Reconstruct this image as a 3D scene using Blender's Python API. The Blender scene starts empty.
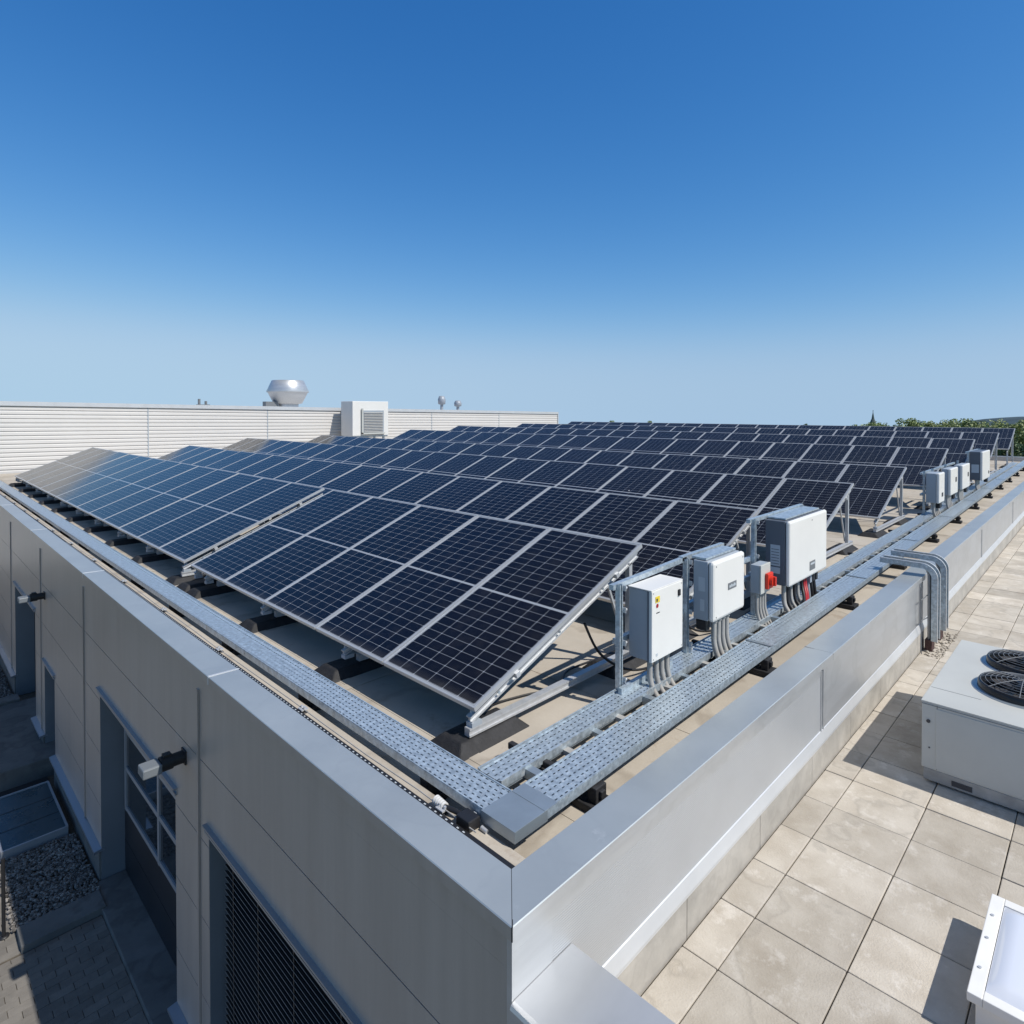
import bpy, bmesh, math, random
from mathutils import Vector, Matrix
random.seed(7)
sc = bpy.context.scene
COL = sc.collection
R = math.radians
# ------------------------------------------------------------------ camera
cam = bpy.data.cameras.new('camera'); cam_o = bpy.data.objects.new('camera', cam); COL.objects.link(cam_o)
cam_o.location = (0, 0, 2.05)
cam_o.rotation_euler = (R(90 - 0.8), 0, -R(45.5))
cam.sensor_width = 36; cam.lens = 615 / 1024 * 36
cam.shift_y = -(512 - 419.6) / 1024
cam.clip_start = 0.05; cam.clip_end = 8000
sc.camera = cam_o
sc.render.resolution_x = 1024; sc.render.resolution_y = 1024
# ------------------------------------------------------------------ light
TO_SUN = Vector((0.22, -0.82, 1.0)).normalized()
EL = math.asin(TO_SUN.z); AZ = math.atan2(TO_SUN.x, TO_SUN.y)
w = bpy.data.worlds.new('World'); sc.world = w; w.use_nodes = True
nt = w.node_tree; bg = nt.nodes['Background']
sky = nt.nodes.new('ShaderNodeTexSky'); sky.sky_type = 'NISHITA'; sky.sun_disc = False
sky.sun_elevation = EL; sky.sun_rotation = AZ
sky.air_density = 1.0; sky.dust_density = 0.0; sky.ozone_density = 1.0; sky.altitude = 0
tc = nt.nodes.new('ShaderNodeTexCoord'); sx = nt.nodes.new('ShaderNodeSeparateXYZ'); cx = nt.nodes.new('ShaderNodeCombineXYZ')
mx = nt.nodes.new('ShaderNodeMath'); mx.operation = 'SMOOTH_MAX'; mx.inputs[2].default_value = 0.08; mx.inputs[1].default_value = 0.08
nt.links.new(tc.outputs['Generated'], sx.inputs[0])
nt.links.new(sx.outputs[0], cx.inputs[0]); nt.links.new(sx.outputs[1], cx.inputs[1])
nt.links.new(sx.outputs[2], mx.inputs[0]); nt.links.new(mx.outputs[0], cx.inputs[2])
nt.links.new(cx.outputs[0], sky.inputs[0]); sp = nt.nodes.new('ShaderNodeSeparateColor'); cb = nt.nodes.new('ShaderNodeCombineColor'); nt.links.new(sky.outputs[0], sp.inputs[0])
for ch, (ga, gg, lim) in enumerate(((.29, 1.75, 4.3), (.92, 1.03, 6.3), (2.08, .73, 8.1))):      # polarised, deep clear sky
    pw = nt.nodes.new('ShaderNodeMath'); pw.operation = 'POWER'; pw.inputs[1].default_value = gg
    ml = nt.nodes.new('ShaderNodeMath'); ml.operation = 'MULTIPLY'; ml.inputs[1].default_value = ga
    nt.links.new(sp.outputs[ch], pw.inputs[0]); nt.links.new(pw.outputs[0], ml.inputs[0]); sn = nt.nodes.new('ShaderNodeMath'); sn.operation = 'SMOOTH_MIN'; sn.inputs[1].default_value = lim; sn.inputs[2].default_value = 3.2
    nt.links.new(ml.outputs[0], sn.inputs[0]); nt.links.new(sn.outputs[0], cb.inputs[ch])
mr_ = nt.nodes.new('ShaderNodeMapRange'); mr_.interpolation_type = 'SMOOTHSTEP'; mr_.inputs[1].default_value = .58; mr_.inputs[2].default_value = .85
mxs = nt.nodes.new('ShaderNodeMix'); mxs.data_type = 'RGBA'; nt.links.new(sx.outputs[2], mr_.inputs[0]); nt.links.new(mr_.outputs[0], mxs.inputs[0])
hs = nt.nodes.new('ShaderNodeHueSaturation'); hs.inputs['Saturation'].default_value = .7; hs.inputs['Value'].default_value = 1.1; nt.links.new(sky.outputs[0], hs.inputs['Color'])
nt.links.new(cb.outputs[0], mxs.inputs[6]); nt.links.new(hs.outputs[0], mxs.inputs[7]); nt.links.new(mxs.outputs[2], bg.inputs[0])
bg.inputs[1].default_value = 0.098
sl = bpy.data.lights.new('sun', 'SUN'); sl.energy = 4.6; sl.angle = R(0.5); sl.color = (1, .955, .88)
so = bpy.data.objects.new('sun', sl); COL.objects.link(so); so.location = (0, 0, 30)
so.rotation_euler = TO_SUN.to_track_quat('Z', 'Y').to_euler()
sc.view_settings.view_transform = 'Standard'; sc.view_settings.look = 'None'
sc.view_settings.exposure = 0.0; sc.view_settings.gamma = 1

# ------------------------------------------------------------------ helpers
def tag(o, label=None, cat=None, group=None, kind=None):
    if label: o['label'] = label
    if cat: o['category'] = cat
    if group: o['group'] = group
    if kind: o['kind'] = kind
    return o
def empty(name, loc, label, cat, group=None, rz=0):
    o = bpy.data.objects.new(name, None); COL.objects.link(o)
    o.location = loc; o.rotation_euler = (0, 0, rz); o.empty_display_size = .1
    return tag(o, label, cat, group)
def copy_tree(o, parent=None):
    c = o.copy(); COL.objects.link(c); c.parent = parent
    for ch in list(o.children): copy_tree(ch, c)
    return c
class MB:
    def __init__(s): s.v = []; s.f = []; s.m = []; s.sm = []
    def add(s, vs, fs, mi=0, smooth=False):
        b = len(s.v); s.v += [tuple(p) for p in vs]
        for f in fs: s.f.append(tuple(b + i for i in f)); s.m.append(mi); s.sm.append(smooth)
        return s
    def box(s, x0, x1, y0, y1, z0, z1, mi=0):
        if x0 > x1: x0, x1 = x1, x0
        if y0 > y1: y0, y1 = y1, y0
        if z0 > z1: z0, z1 = z1, z0
        v = [(x0,y0,z0),(x1,y0,z0),(x1,y1,z0),(x0,y1,z0),(x0,y0,z1),(x1,y0,z1),(x1,y1,z1),(x0,y1,z1)]
        return s.add(v, [(0,3,2,1),(4,5,6,7),(0,1,5,4),(1,2,6,5),(2,3,7,6),(3,0,4,7)], mi)
    def prism(s, prof, axis, a, b, mi=0, caps=True):
        # prof: 2-D points; axis 'x' -> (y,z), 'y' -> (x,z), 'z' -> (x,y)
        def P(p, t): return {'x': (t, p[0], p[1]), 'y': (p[0], t, p[1]), 'z': (p[0], p[1], t)}[axis]
        n = len(prof); v = [P(p, a) for p in prof] + [P(p, b) for p in prof]
        f = [(i, (i+1) % n, n + (i+1) % n, n + i) for i in range(n)]
        if caps: f += [tuple(range(n))[::-1], tuple(range(n, 2*n))]
        return s.add(v, f, mi)
    def bar(s, a, b, wd, ht, mi=0, up=(0,0,1)):
        a = Vector(a); b = Vector(b); d = (b-a).normalized(); u = Vector(up)
        if abs(d.dot(u)) > .99: u = Vector((1,0,0))
        sd = d.cross(u).normalized(); u = sd.cross(d).normalized()
        v = []
        for p in (a, b):
            for i, j in ((-1,-1),(1,-1),(1,1),(-1,1)): v.append(p + sd*wd/2*i + u*ht/2*j)
        return s.add(v, [(0,3,2,1),(4,5,6,7),(0,1,5,4),(1,2,6,5),(2,3,7,6),(3,0,4,7)], mi)
    def tube(s, pts, r, n=8, mi=0, closed=False):
        pts = [Vector(p) for p in pts]; N = len(pts); rings = []
        rr = r if isinstance(r, (list, tuple)) else [r]*N
        pu = None
        for i, p in enumerate(pts):
            if closed: d = pts[(i+1) % N] - pts[i-1]
            else: d = pts[min(i+1, N-1)] - pts[max(i-1, 0)]
            d.normalize()
            if pu is None:
                pu = Vector((0,0,1)) if abs(d.z) < .9 else Vector((1,0,0))
            sd = d.cross(pu).normalized(); pu = sd.cross(d).normalized()
            rings.append([p + (sd*math.cos(2*math.pi*k/n) + pu*math.sin(2*math.pi*k/n))*rr[i] for k in range(n)])
        v = [q for rg in rings for q in rg]; f = []
        M = N if closed else N-1
        for i in range(M):
            j = (i+1) % N
            for k in range(n): f.append((i*n+k, i*n+(k+1) % n, j*n+(k+1) % n, j*n+k))
        s.add(v, f, mi, True)
        if not closed: s.add(rings[0], [tuple(range(n))[::-1]], mi); s.add(rings[-1], [tuple(range(n))], mi)
        return s
    def lathe(s, c, prof, n=32, mi=0, smooth=True):
        v = []
        for r_, z in prof:
            for k in range(n): v.append((c[0]+r_*math.cos(2*math.pi*k/n), c[1]+r_*math.sin(2*math.pi*k/n), c[2]+z))
        f = []
        for i in range(len(prof)-1):
            for k in range(n): f.append((i*n+k, i*n+(k+1) % n, (i+1)*n+(k+1) % n, (i+1)*n+k))
        return s.add(v, f, mi, smooth)
    def build(s, name, mats, parent=None, local=False, bevel=0, kind=None):
        off = Vector((0,0,0))
        if parent is not None and not local:
            q = parent
            while q is not None: off += q.location; q = q.parent
        me = bpy.data.meshes.new(name)
        me.from_pydata([tuple(Vector(p)-off) for p in s.v], [], s.f)
        if not isinstance(mats, (list, tuple)): mats = [mats]
        for m in mats: me.materials.append(m)
        me.polygons.foreach_set('material_index', s.m); me.polygons.foreach_set('use_smooth', s.sm)
        me.update()
        o = bpy.data.objects.new(name, me); COL.objects.link(o)
        if parent is not None: o.parent = parent
        if bevel:
            b = o.modifiers.new('bevel', 'BEVEL'); b.width = bevel; b.segments = 2; b.limit_method = 'ANGLE'; b.angle_limit = R(40)
            b.harden_normals = False
        if kind: o['kind'] = kind
        return o

# ------------------------------------------------------------------ materials
def mat(name, col, rough=.5, metal=0, noise=0, nscale=4, bump=0, bscale=60, col2=None, spec=.5, stretch=(1,1,1), rnoise=0, island=0, streak=None):
    m = bpy.data.materials.new(name); m.use_nodes = True; t = m.node_tree; N = t.nodes; L = t.links
    p = N['Principled BSDF']; p.inputs['Base Color'].default_value = (*col, 1)
    p.inputs['Roughness'].default_value = rough; p.inputs['Metallic'].default_value = metal
    p.inputs['Specular IOR Level'].default_value = spec
    tc = N.new('ShaderNodeTexCoord'); mp = N.new('ShaderNodeMapping'); mp.inputs['Scale'].default_value = stretch
    L.new(tc.outputs['Object'], mp.inputs[0])
    cur = None
    if noise or col2:
        n = N.new('ShaderNodeTexNoise'); n.inputs['Scale'].default_value = nscale; n.inputs['Detail'].default_value = 8; n.inputs['Roughness'].default_value = .6
        L.new(mp.outputs[0], n.inputs[0])
        r = N.new('ShaderNodeValToRGB'); r.color_ramp.elements[0].position = .32; r.color_ramp.elements[1].position = .68
        c2 = col2 or tuple(min(1, c*(1+noise)) for c in col); c1 = tuple(c*(1-noise) for c in col) if not col2 else col
        r.color_ramp.elements[0].color = (*c1, 1); r.color_ramp.elements[1].color = (*c2, 1)
        L.new(n.outputs[0], r.inputs[0]); cur = r.outputs[0]
        if rnoise:
            mr = N.new('ShaderNodeMapRange'); mr.inputs[3].default_value = max(0, rough-rnoise); mr.inputs[4].default_value = rough+rnoise
            L.new(n.outputs[0], mr.inputs[0]); L.new(mr.outputs[0], p.inputs['Roughness'])
    if streak and cur:
        n3 = N.new('ShaderNodeTexNoise'); n3.inputs['Scale'].default_value = streak[0]; n3.inputs['Detail'].default_value = 6; n3.inputs['Roughness'].default_value = .7
        L.new(tc.outputs['Object'], n3.inputs[0])
        r3 = N.new('ShaderNodeValToRGB'); r3.color_ramp.elements[0].position = streak[2]; r3.color_ramp.elements[1].position = streak[2]+.12
        L.new(n3.outputs[0], r3.inputs[0])
        x3 = N.new('ShaderNodeMixRGB'); x3.inputs[2].default_value = (*streak[1], 1)
        f3 = N.new('ShaderNodeMath'); f3.operation = 'MULTIPLY'; f3.inputs[1].default_value = streak[3]
        L.new(r3.outputs[0], f3.inputs[0]); L.new(f3.outputs[0], x3.inputs[0]); L.new(cur, x3.inputs[1]); cur = x3.outputs[0]
    if island:
        g = N.new('ShaderNodeNewGeometry'); h = N.new('ShaderNodeMapRange'); h.inputs[3].default_value = 1-island; h.inputs[4].default_value = 1+island
        L.new(g.outputs['Random Per Island'], h.inputs[0])
        x = N.new('ShaderNodeMixRGB'); x.blend_type = 'MULTIPLY'; x.inputs[0].default_value = 1
        if cur: L.new(cur, x.inputs[1])
        else: x.inputs[1].default_value = (*col, 1)
        cc = N.new('ShaderNodeCombineXYZ')
        for i in range(3): L.new(h.outputs[0], cc.inputs[i])
        L.new(cc.outputs[0], x.inputs[2]); cur = x.outputs[0]
    if cur: L.new(cur, p.inputs['Base Color'])
    if bump:
        b = N.new('ShaderNodeTexNoise'); b.inputs['Scale'].default_value = bscale; b.inputs['Detail'].default_value = 6
        L.new(mp.outputs[0], b.inputs[0])
        bn = N.new('ShaderNodeBump'); bn.inputs['Strength'].default_value = bump; bn.inputs['Distance'].default_value = .01
        L.new(b.outputs[0], bn.inputs['Height']); L.new(bn.outputs[0], p.inputs['Normal'])
    return m

M = {}
M['clad'] = mat('grey_cladding_paint', (.47,.395,.34), .36, 0.12, .09, 4, .03, 3, rnoise=.1, stretch=(1,1.6,.14))
M['clad_back'] = mat('dark_joint', (.03,.032,.036), .7)
M['coping'] = mat('coping_metal', (.47,.50,.50), .40, .5, .07, 1.6, .03, 4, rnoise=.08, streak=(7, (.80,.80,.78), .66, .45))
M['silver'] = mat('silver_cladding', (.53,.54,.55), .36, .5, .08, 2.4, .02, 3, rnoise=.12, stretch=(.5,1,4))
M['flash'] = mat('bright_flashing', (.62,.63,.64), .42, .35, .05, 3)
M['plinth'] = mat('plinth_concrete', (.40,.375,.335), .85, 0, .18, 3, .15, 40)
M['roof'] = mat('roof_membrane', (.40,.355,.295), .85, 0, 0, 1.6, .15, 30, col2=(.50,.45,.38), streak=(3.2, (.27,.20,.14), .57, .6))
M['rubber'] = mat('black_rubber', (.018,.018,.020), .7, 0, .4, 14, .5, 45, streak=(6, (.09,.08,.065), .60, .6))
M['black'] = mat('black_plastic', (.015,.015,.017), .5)
M['galv'] = mat('galvanised_steel', (.44,.51,.56), .34, .45, .30, 26, .16, 60, rnoise=.16, streak=(34, (.74,.75,.74), .56, .7))
M['galv_plate'] = mat('galvanised_plate', (.36,.41,.44), .38, .6, .08, 5, .04, 30)
M['alu'] = mat('aluminium_rail', (.58,.59,.60), .5, .5, .08, 18, rnoise=.08)
M['frame'] = mat('panel_frame', (.56,.57,.58), .40, .5, .04, 6)
M['white'] = mat('white_enclosure', (.72,.71,.68), .38, 0, .03, 2, rnoise=.04)
M['encl_grey'] = mat('grey_enclosure', (.30,.33,.37), .45, .1, .05, 3)
M['encl_dark'] = mat('dark_enclosure', (.115,.13,.155), .45, .1, .05, 3)
M['encl_mid'] = mat('mid_grey_enclosure', (.36,.40,.44), .45, .1, .05, 3)
M['conduit'] = mat('conduit_grey', (.36,.35,.33), .6, 0, .1, 12)
M['red'] = mat('red_plastic', (.62,.035,.015), .4)
M['redcable'] = mat('red_cable', (.35,.01,.015), .45)
M['yellow'] = mat('yellow_sticker', (.75,.55,.03), .5)
M['plate'] = mat('grey_plate', (.16,.17,.18), .45)
M['label'] = mat('pale_sticker', (.48,.52,.55), .5)
M['ink'] = mat('dark_ink', (.05,.05,.055), .6)
M['paver'] = mat('terrace_paver', (.385,.340,.28), .9, 0, 0, 3.4, .35, 90, col2=(.53,.485,.42), island=.16, streak=(6, (.66,.62,.565), .56, .5))
M['joint'] = mat('paver_joint', (.10,.085,.065), .95, 0, .3, 20)
M['block'] = mat('block_paving', (.18,.165,.145), .92, 0, .12, 9, .25, 80, island=.15)
M['conc'] = mat('concrete', (.15,.148,.14), .9, 0, .16, 3, .2, 60)
M['stone'] = mat('gravel_stone', (.22,.20,.18), .9, 0, 0, 9, 0, col2=(.10,.095,.09), island=.75)
M['grate'] = mat('shaft_cover', (.06,.10,.12), .28, .5, .12, 4, rnoise=.1)
M['door_dark'] = mat('dark_door', (.025,.028,.034), .45, .2, .1, 3)
M['door_frame'] = mat('door_frame_metal', (.42,.43,.45), .4, .4)
M['reveal'] = mat('reveal_metal', (.20,.22,.24), .5, .2, .06, 2)
M['slat'] = mat('blind_slat', (.115,.12,.13), .45, .3)
M['trim'] = mat('hood_trim', (.34,.37,.41), .35, .6)
M['corr'] = mat('corrugated_white', (.62,.60,.575), .5, 0, .03, .6)
M['acgrey'] = mat('unit_paint', (.50,.505,.475), .45, 0, .05, 2, rnoise=.05, streak=(5, (.36,.35,.33), .66, .35))
M['acbase'] = mat('unit_base', (.36,.355,.34), .6, .2, .2, 8)
M['fan'] = mat('fan_black', (.02,.02,.022), .3, .3)
M['kerb_white'] = mat('skylight_kerb', (.78,.77,.74), .5, 0, .05, 4)
M['hill'] = mat('wooded_hill', (.022,.042,.06), .95, 0, 0, .05, 0, col2=(.035,.065,.08))  # bluish base colour carries the distance haze, no air volume is built
M['bark'] = mat('bark', (.07,.055,.04), .9)
M['steeple'] = mat('slate_steeple', (.06,.085,.08), .6)
M['rust'] = mat('rust_end', (.07,.035,.03), .8, 0, .4, 40)
def leafmat(name, a, b):
    m = mat(name, a, .6, 0, 0, .6, col2=b, island=.35); return m
M['leaf'] = leafmat('leaf_green', (.18,.235,.09), (.25,.31,.12))  # leaf greens below are lightened and paled, distance haze mixed into the colour
M['leaf2'] = leafmat('leaf_dark', (.09,.135,.055), (.13,.185,.08))
M['leaf3'] = leafmat('leaf_olive', (.21,.25,.09), (.28,.32,.13))

def rings(m, scale, lo, hi, colr, amt):
    t = m.node_tree; N = t.nodes; L = t.links; p = N['Principled BSDF']; src = p.inputs['Base Color'].links[0].from_socket
    tc = N.new('ShaderNodeTexCoord'); n = N.new('ShaderNodeTexNoise'); n.inputs['Scale'].default_value = scale; n.inputs['Detail'].default_value = 4; L.new(tc.outputs['Object'], n.inputs[0])
    r = N.new('ShaderNodeValToRGB'); e = r.color_ramp.elements; e[0].position = lo; e[0].color = (0,0,0,1); e[1].position = hi; e[1].color = (.35,.35,.35,1)
    k = r.color_ramp.elements.new((lo+hi)/2); k.color = (1,1,1,1); L.new(n.outputs[0], r.inputs[0])
    f = N.new('ShaderNodeMath'); f.operation = 'MULTIPLY'; f.inputs[1].default_value = amt; L.new(r.outputs[0], f.inputs[0])
    x = N.new('ShaderNodeMixRGB'); x.inputs[2].default_value = (*colr, 1); L.new(f.outputs[0], x.inputs[0]); L.new(src, x.inputs[1]); L.new(x.outputs[0], p.inputs['Base Color'])
rings(M['roof'], .9, .50, .56, (.26,.22,.175), .55)
rings(M['paver'], 1.7, .53, .58, (.26,.235,.20), .40)
rings(M['plinth'], 5, .5, .6, (.26,.24,.21), .25)
rings(M['conc'], 2, .5, .6, (.07,.07,.065), .5)
rings(M['coping'], 2.4, .50, .57, (.39,.42,.43), .22)
rings(M['silver'], 2.0, .50, .58, (.44,.45,.45), .4)
# glass
def glass(name, col=(.02,.025,.03)):
    m = mat(name, col, .05, 0); m.node_tree.nodes['Principled BSDF'].inputs['Specular IOR Level'].default_value = .8; return m
M['glass'] = glass('door_glass')
m = mat('acrylic_dome', (.70,.73,.80), .12, 0); m.node_tree.nodes['Principled BSDF'].inputs['Coat Weight'].default_value = .6; M['dome'] = m
# ribbed silver wall: fine horizontal micro ribs
m = mat('micro_ribbed_silver', (.53,.54,.55), .36, .4, .05, 1.2, rnoise=.06); t = m.node_tree
tcn = t.nodes.new('ShaderNodeTexCoord'); wv = t.nodes.new('ShaderNodeTexWave'); wv.bands_direction = 'Z'; wv.inputs['Scale'].default_value = 26
wv.inputs['Distortion'].default_value = 0
bn = t.nodes.new('ShaderNodeBump'); bn.inputs['Strength'].default_value = .42; bn.inputs['Distance'].default_value = .003
t.links.new(tcn.outputs['Object'], wv.inputs[0]); t.links.new(wv.outputs[0], bn.inputs['Height']); t.links.new(bn.outputs[0], t.nodes['Principled BSDF'].inputs['Normal'])
M['ribbed'] = m
# solar cells: object space x along the slope (0..LEN), y across (0..WID)
LEN, WID, PITCH = 2.15, 1.063, 1.078
def cells():
    m = bpy.data.materials.new('solar_cells'); m.use_nodes = True; t = m.node_tree; N = t.nodes; L = t.links; p = N['Principled BSDF']
    tc = N.new('ShaderNodeTexCoord'); s = N.new('ShaderNodeSeparateXYZ'); L.new(tc.outputs['Object'], s.inputs[0])
    def mth(op, a, b=None):
        n = N.new('ShaderNodeMath'); n.operation = op
        for i, q in enumerate((a, b)):
            if q is None: continue
            if isinstance(q, (int, float)): n.inputs[i].default_value = q
            else: L.new(q, n.inputs[i])
        return n.outputs[0]
    X, Y = s.outputs[0], s.outputs[1]
    mg = .030
    cw = (WID - 2*mg)/6; half = LEN/2; cl = (half - mg - .011)/12
    # fold x about the middle
    xf = mth('ABSOLUTE', mth('SUBTRACT', X, half)); xr = mth('SUBTRACT', xf, .011)
    fx = mth('FRACT', mth('DIVIDE', xr, cl)); dx = mth('MULTIPLY', mth('MINIMUM', fx, mth('SUBTRACT', 1, fx)), cl)
    yr = mth('SUBTRACT', Y, mg); fy = mth('FRACT', mth('DIVIDE', yr, cw)); dy = mth('MULTIPLY', mth('MINIMUM', fy, mth('SUBTRACT', 1, fy)), cw)
    lx = mth('LESS_THAN', dx, .0012); ly = mth('LESS_THAN', dy, .0017)
    mid = mth('LESS_THAN', xf, .0095)
    edge = mth('MAXIMUM', mth('MAXIMUM', mth('LESS_THAN', X, mg-.004), mth('GREATER_THAN', X, LEN-mg+.004)), mth('MAXIMUM', mth('LESS_THAN', Y, mg-.004), mth('GREATER_THAN', Y, WID-mg+.004)))
    dia = mth('LESS_THAN', mth('ADD', dx, dy), .008)     # clipped cell corners
    line = mth('MAXIMUM', mth('MAXIMUM', lx, ly), mth('MAXIMUM', dia, mth('MAXIMUM', mid, edge)))
    bb = mth('FRACT', mth('DIVIDE', yr, cw/9)); bus = mth('MULTIPLY', mth('LESS_THAN', bb, .07), .35)
    ob = N.new('ShaderNodeObjectInfo')
    nz = N.new('ShaderNodeTexNoise'); nz.inputs['Scale'].default_value = 3; L.new(tc.outputs['Object'], nz.inputs[0])
    r = N.new('ShaderNodeMixRGB'); r.inputs[1].default_value = (.0016,.0018,.0045,1); r.inputs[2].default_value = (.0035,.0038,.009,1)
    fac = mth('MULTIPLY', mth('ADD', ob.outputs['Random'], nz.outputs[0]), .5); L.new(fac, r.inputs[0])
    r2 = N.new('ShaderNodeMixRGB'); r2.inputs[2].default_value = (.10,.11,.14,1); L.new(bus, r2.inputs[0]); L.new(r.outputs[0], r2.inputs[1])
    r3 = N.new('ShaderNodeMixRGB'); r3.inputs[2].default_value = (.30,.32,.35,1); L.new(line, r3.inputs[0]); L.new(r2.outputs[0], r3.inputs[1])
    # dust gathered along the low edge and in faint blotches
    ds = N.new('ShaderNodeTexNoise'); ds.inputs['Scale'].default_value = 7; ds.inputs['Detail'].default_value = 7; L.new(tc.outputs['Object'], ds.inputs[0])
    lo = mth('MULTIPLY', mth('MAXIMUM', mth('SUBTRACT', .10, X), 0.0), 1.6)
    du = mth('ADD', mth('MULTIPLY', mth('MAXIMUM', mth('SUBTRACT', ds.outputs[0], .50), 0.0), .10), mth('MULTIPLY', lo, ds.outputs[0]))
    r4 = N.new('ShaderNodeMixRGB'); r4.inputs[2].default_value = (.40,.37,.32,1); L.new(du, r4.inputs[0]); L.new(r3.outputs[0], r4.inputs[1])
    wp = N.new('ShaderNodeTexNoise'); wp.inputs['Scale'].default_value = 9; wp.inputs['Detail'].default_value = 3; wp.noise_dimensions = '4D'
    L.new(tc.outputs['Object'], wp.inputs[0]); L.new(mth('MULTIPLY', ob.outputs['Random'], 57.0), wp.inputs['W'])
    r5 = N.new('ShaderNodeMixRGB'); r5.inputs[2].default_value = (.6,.59,.55,1); L.new(mth('MULTIPLY', mth('GREATER_THAN', wp.outputs[0], .775), .8), r5.inputs[0]); L.new(r4.outputs[0], r5.inputs[1])
    L.new(r5.outputs[0], p.inputs['Base Color'])
    p.inputs['Roughness'].default_value = .13; p.inputs['IOR'].default_value = 1.32; p.inputs['Specular IOR Level'].default_value = .5
    dn = N.new('ShaderNodeTexNoise'); dn.inputs['Scale'].default_value = 1.5; dn.inputs['Detail'].default_value = 6; L.new(tc.outputs['Object'], dn.inputs[0])
    rr = N.new('ShaderNodeMapRange'); rr.inputs[3].default_value = .06; rr.inputs[4].default_value = .15; L.new(dn.outputs[0], rr.inputs[0]); L.new(rr.outputs[0], p.inputs['Roughness'])
    return m
M['cells'] = cells()
# ground
def groundmat():
    m = mat('countryside', (.07,.095,.03), .95, 0, 0, .012, col2=(.15,.17,.06)); return m
M['ground'] = groundmat()

# ------------------------------------------------------------------ ground (low dome of a hill)
def gz(r): return -3.62 - 1.95e-5*r*r
mb = MB(); rings = [0, 6, 14, 25, 40, 60, 90, 130, 180, 240, 320, 420, 540, 700, 900, 1200, 1600, 2200, 3000]; n = 96
vs = [(0,0,gz(0))] + [(r_*math.cos(2*math.pi*k/n), r_*math.sin(2*math.pi*k/n), gz(r_)) for r_ in rings[1:] for k in range(n)]
fs = [(0, 1+k, 1+(k+1) % n) for k in range(n)]
for i in range(len(rings)-2):
    for k in range(n): a = 1+i*n; fs.append((a+k, a+n+k, a+n+(k+1) % n, a+(k+1) % n))
mb.add(vs, fs); mb.build('ground', M['ground'], kind='structure')
# ---- yard on the left
mb = MB(); mb.box(-6, 2.10, -3, 30, -3.72, -3.612); mb.build('yard_base', M['joint'], kind='structure')
mb = MB()
def blocks(x0, x1, y0, y1):
    y = y0; row = 0
    while y < y1 - .02:
        x = x1 - (.1 if row % 2 else 0); ye = min(y+.098, y1)
        if row % 2: mb.box(x1-.097, x1, y, ye, -3.66, -3.6-random.random()*.003)
        while x > x0+.03:
            xs = max(x-.197, x0)
            mb.box(xs, x-.003 if not (row % 2 and x > x1-.11) else x-.003, y, ye, -3.66, -3.6-random.random()*.004)
            x -= .2
        y += .1; row += 1
blocks(-2.6, 1.64, 3.0, 8.06)
blocks(-2.6, .93, 8.1, 17.5)
mb.build('block_paving', M['block'], kind='structure')
# ------------------------------------------------------------------ BUILDING
B = empty('warehouse_building', (1.75, 1.72, -3.6), 'flat roofed grey metal clad building carrying the solar rows, with doors along its left side', 'building')
XF, YR = 1.75, 1.72
ENDX, ENDY = 35.6, 28.4
openings = [(5.87,8.60,-3.7,-1.30), (2.25,5.07,-3.30,-1.28), (13.15,15.5,-3.7,-1.37), (11.45,12.3,-3.7,-2.0)]
vs_ = [1.7505, 5.28, 9.42, 12.56, 16.0, 19.2, 22.4, 25.6, 28.4]
hz = [-.22, -.76, -1.40, -2.04, -2.68, -3.17]
def subtract(rect, ops):
    out = [rect]
    for (a, b, c, d) in ops:
        nxt = []
        for (y0, y1, z0, z1) in out:
            if b <= y0 or a >= y1 or d <= z0 or c >= z1: nxt.append((y0,y1,z0,z1)); continue
            if a > y0: nxt.append((y0, a, z0, z1))
            if b < y1: nxt.append((b, y1, z0, z1))
            ya, yb = max(a, y0), min(b, y1)
            if d < z1: nxt.append((ya, yb, d, z1))
            if c > z0: nxt.append((ya, yb, z0, c))
        out = nxt
    return out
mb = MB(); bk = MB()
for i in range(len(vs_)-1):
    y0 = vs_[i] + (.028 if i else 0); y1 = vs_[i+1] - .028
    for j in range(len(hz)-1):
        z1 = hz[j] - .004; z0 = hz[j+1] + .004
        if j == 0: z1 = hz[0]
        for r_ in subtract((y0, y1, z0, z1), openings): mb.box(XF, XF+.03, r_[0], r_[1], r_[2], r_[3])
mb.box(XF, XF+.03, 1.7505, ENDY, -.2195, -.062)
for r_ in subtract((1.76, ENDY, -3.2, -.24), openings): bk.box(XF+.014, XF+.09, r_[0]+.001, r_[1]-.001, r_[2], r_[3])
mb.build('facade_cladding', M['clad'], B); bk.build('facade_backing', M['clad_back'], B)
for y in vs_[1:-1]:
    ops = [(a,b,c,d) for a,b,c,d in openings if a-.03 < y < b+.03]
    z0 = -3.17
    s_ = MB(); s_.box(XF-.012, XF+.02, y-.020, y+.024, z0, -.20); s_.box(XF-.016, XF-.011, y-.020, y-.012, z0, -.20); s_.build('seam_cover', M['clad'], B)
# plinth and ledge
mb = MB(); lg = MB()
segs = [(1.72,5.86), (8.61,11.44), (12.31,13.14), (15.51,ENDY)]
for a, b in segs:
    mb = MB(); mb.box(XF-.02, XF+.12, a, b, -3.75, -3.20); mb.build('plinth', M['conc'], B)
    lg = MB(); lg.prism([(XF+.03,-3.169),(XF-.075,-3.185),(XF-.075,-3.215),(XF+.03,-3.204)], 'y', a-.02, b+.02); lg.build('plinth_ledge', M['trim'], B)
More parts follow.
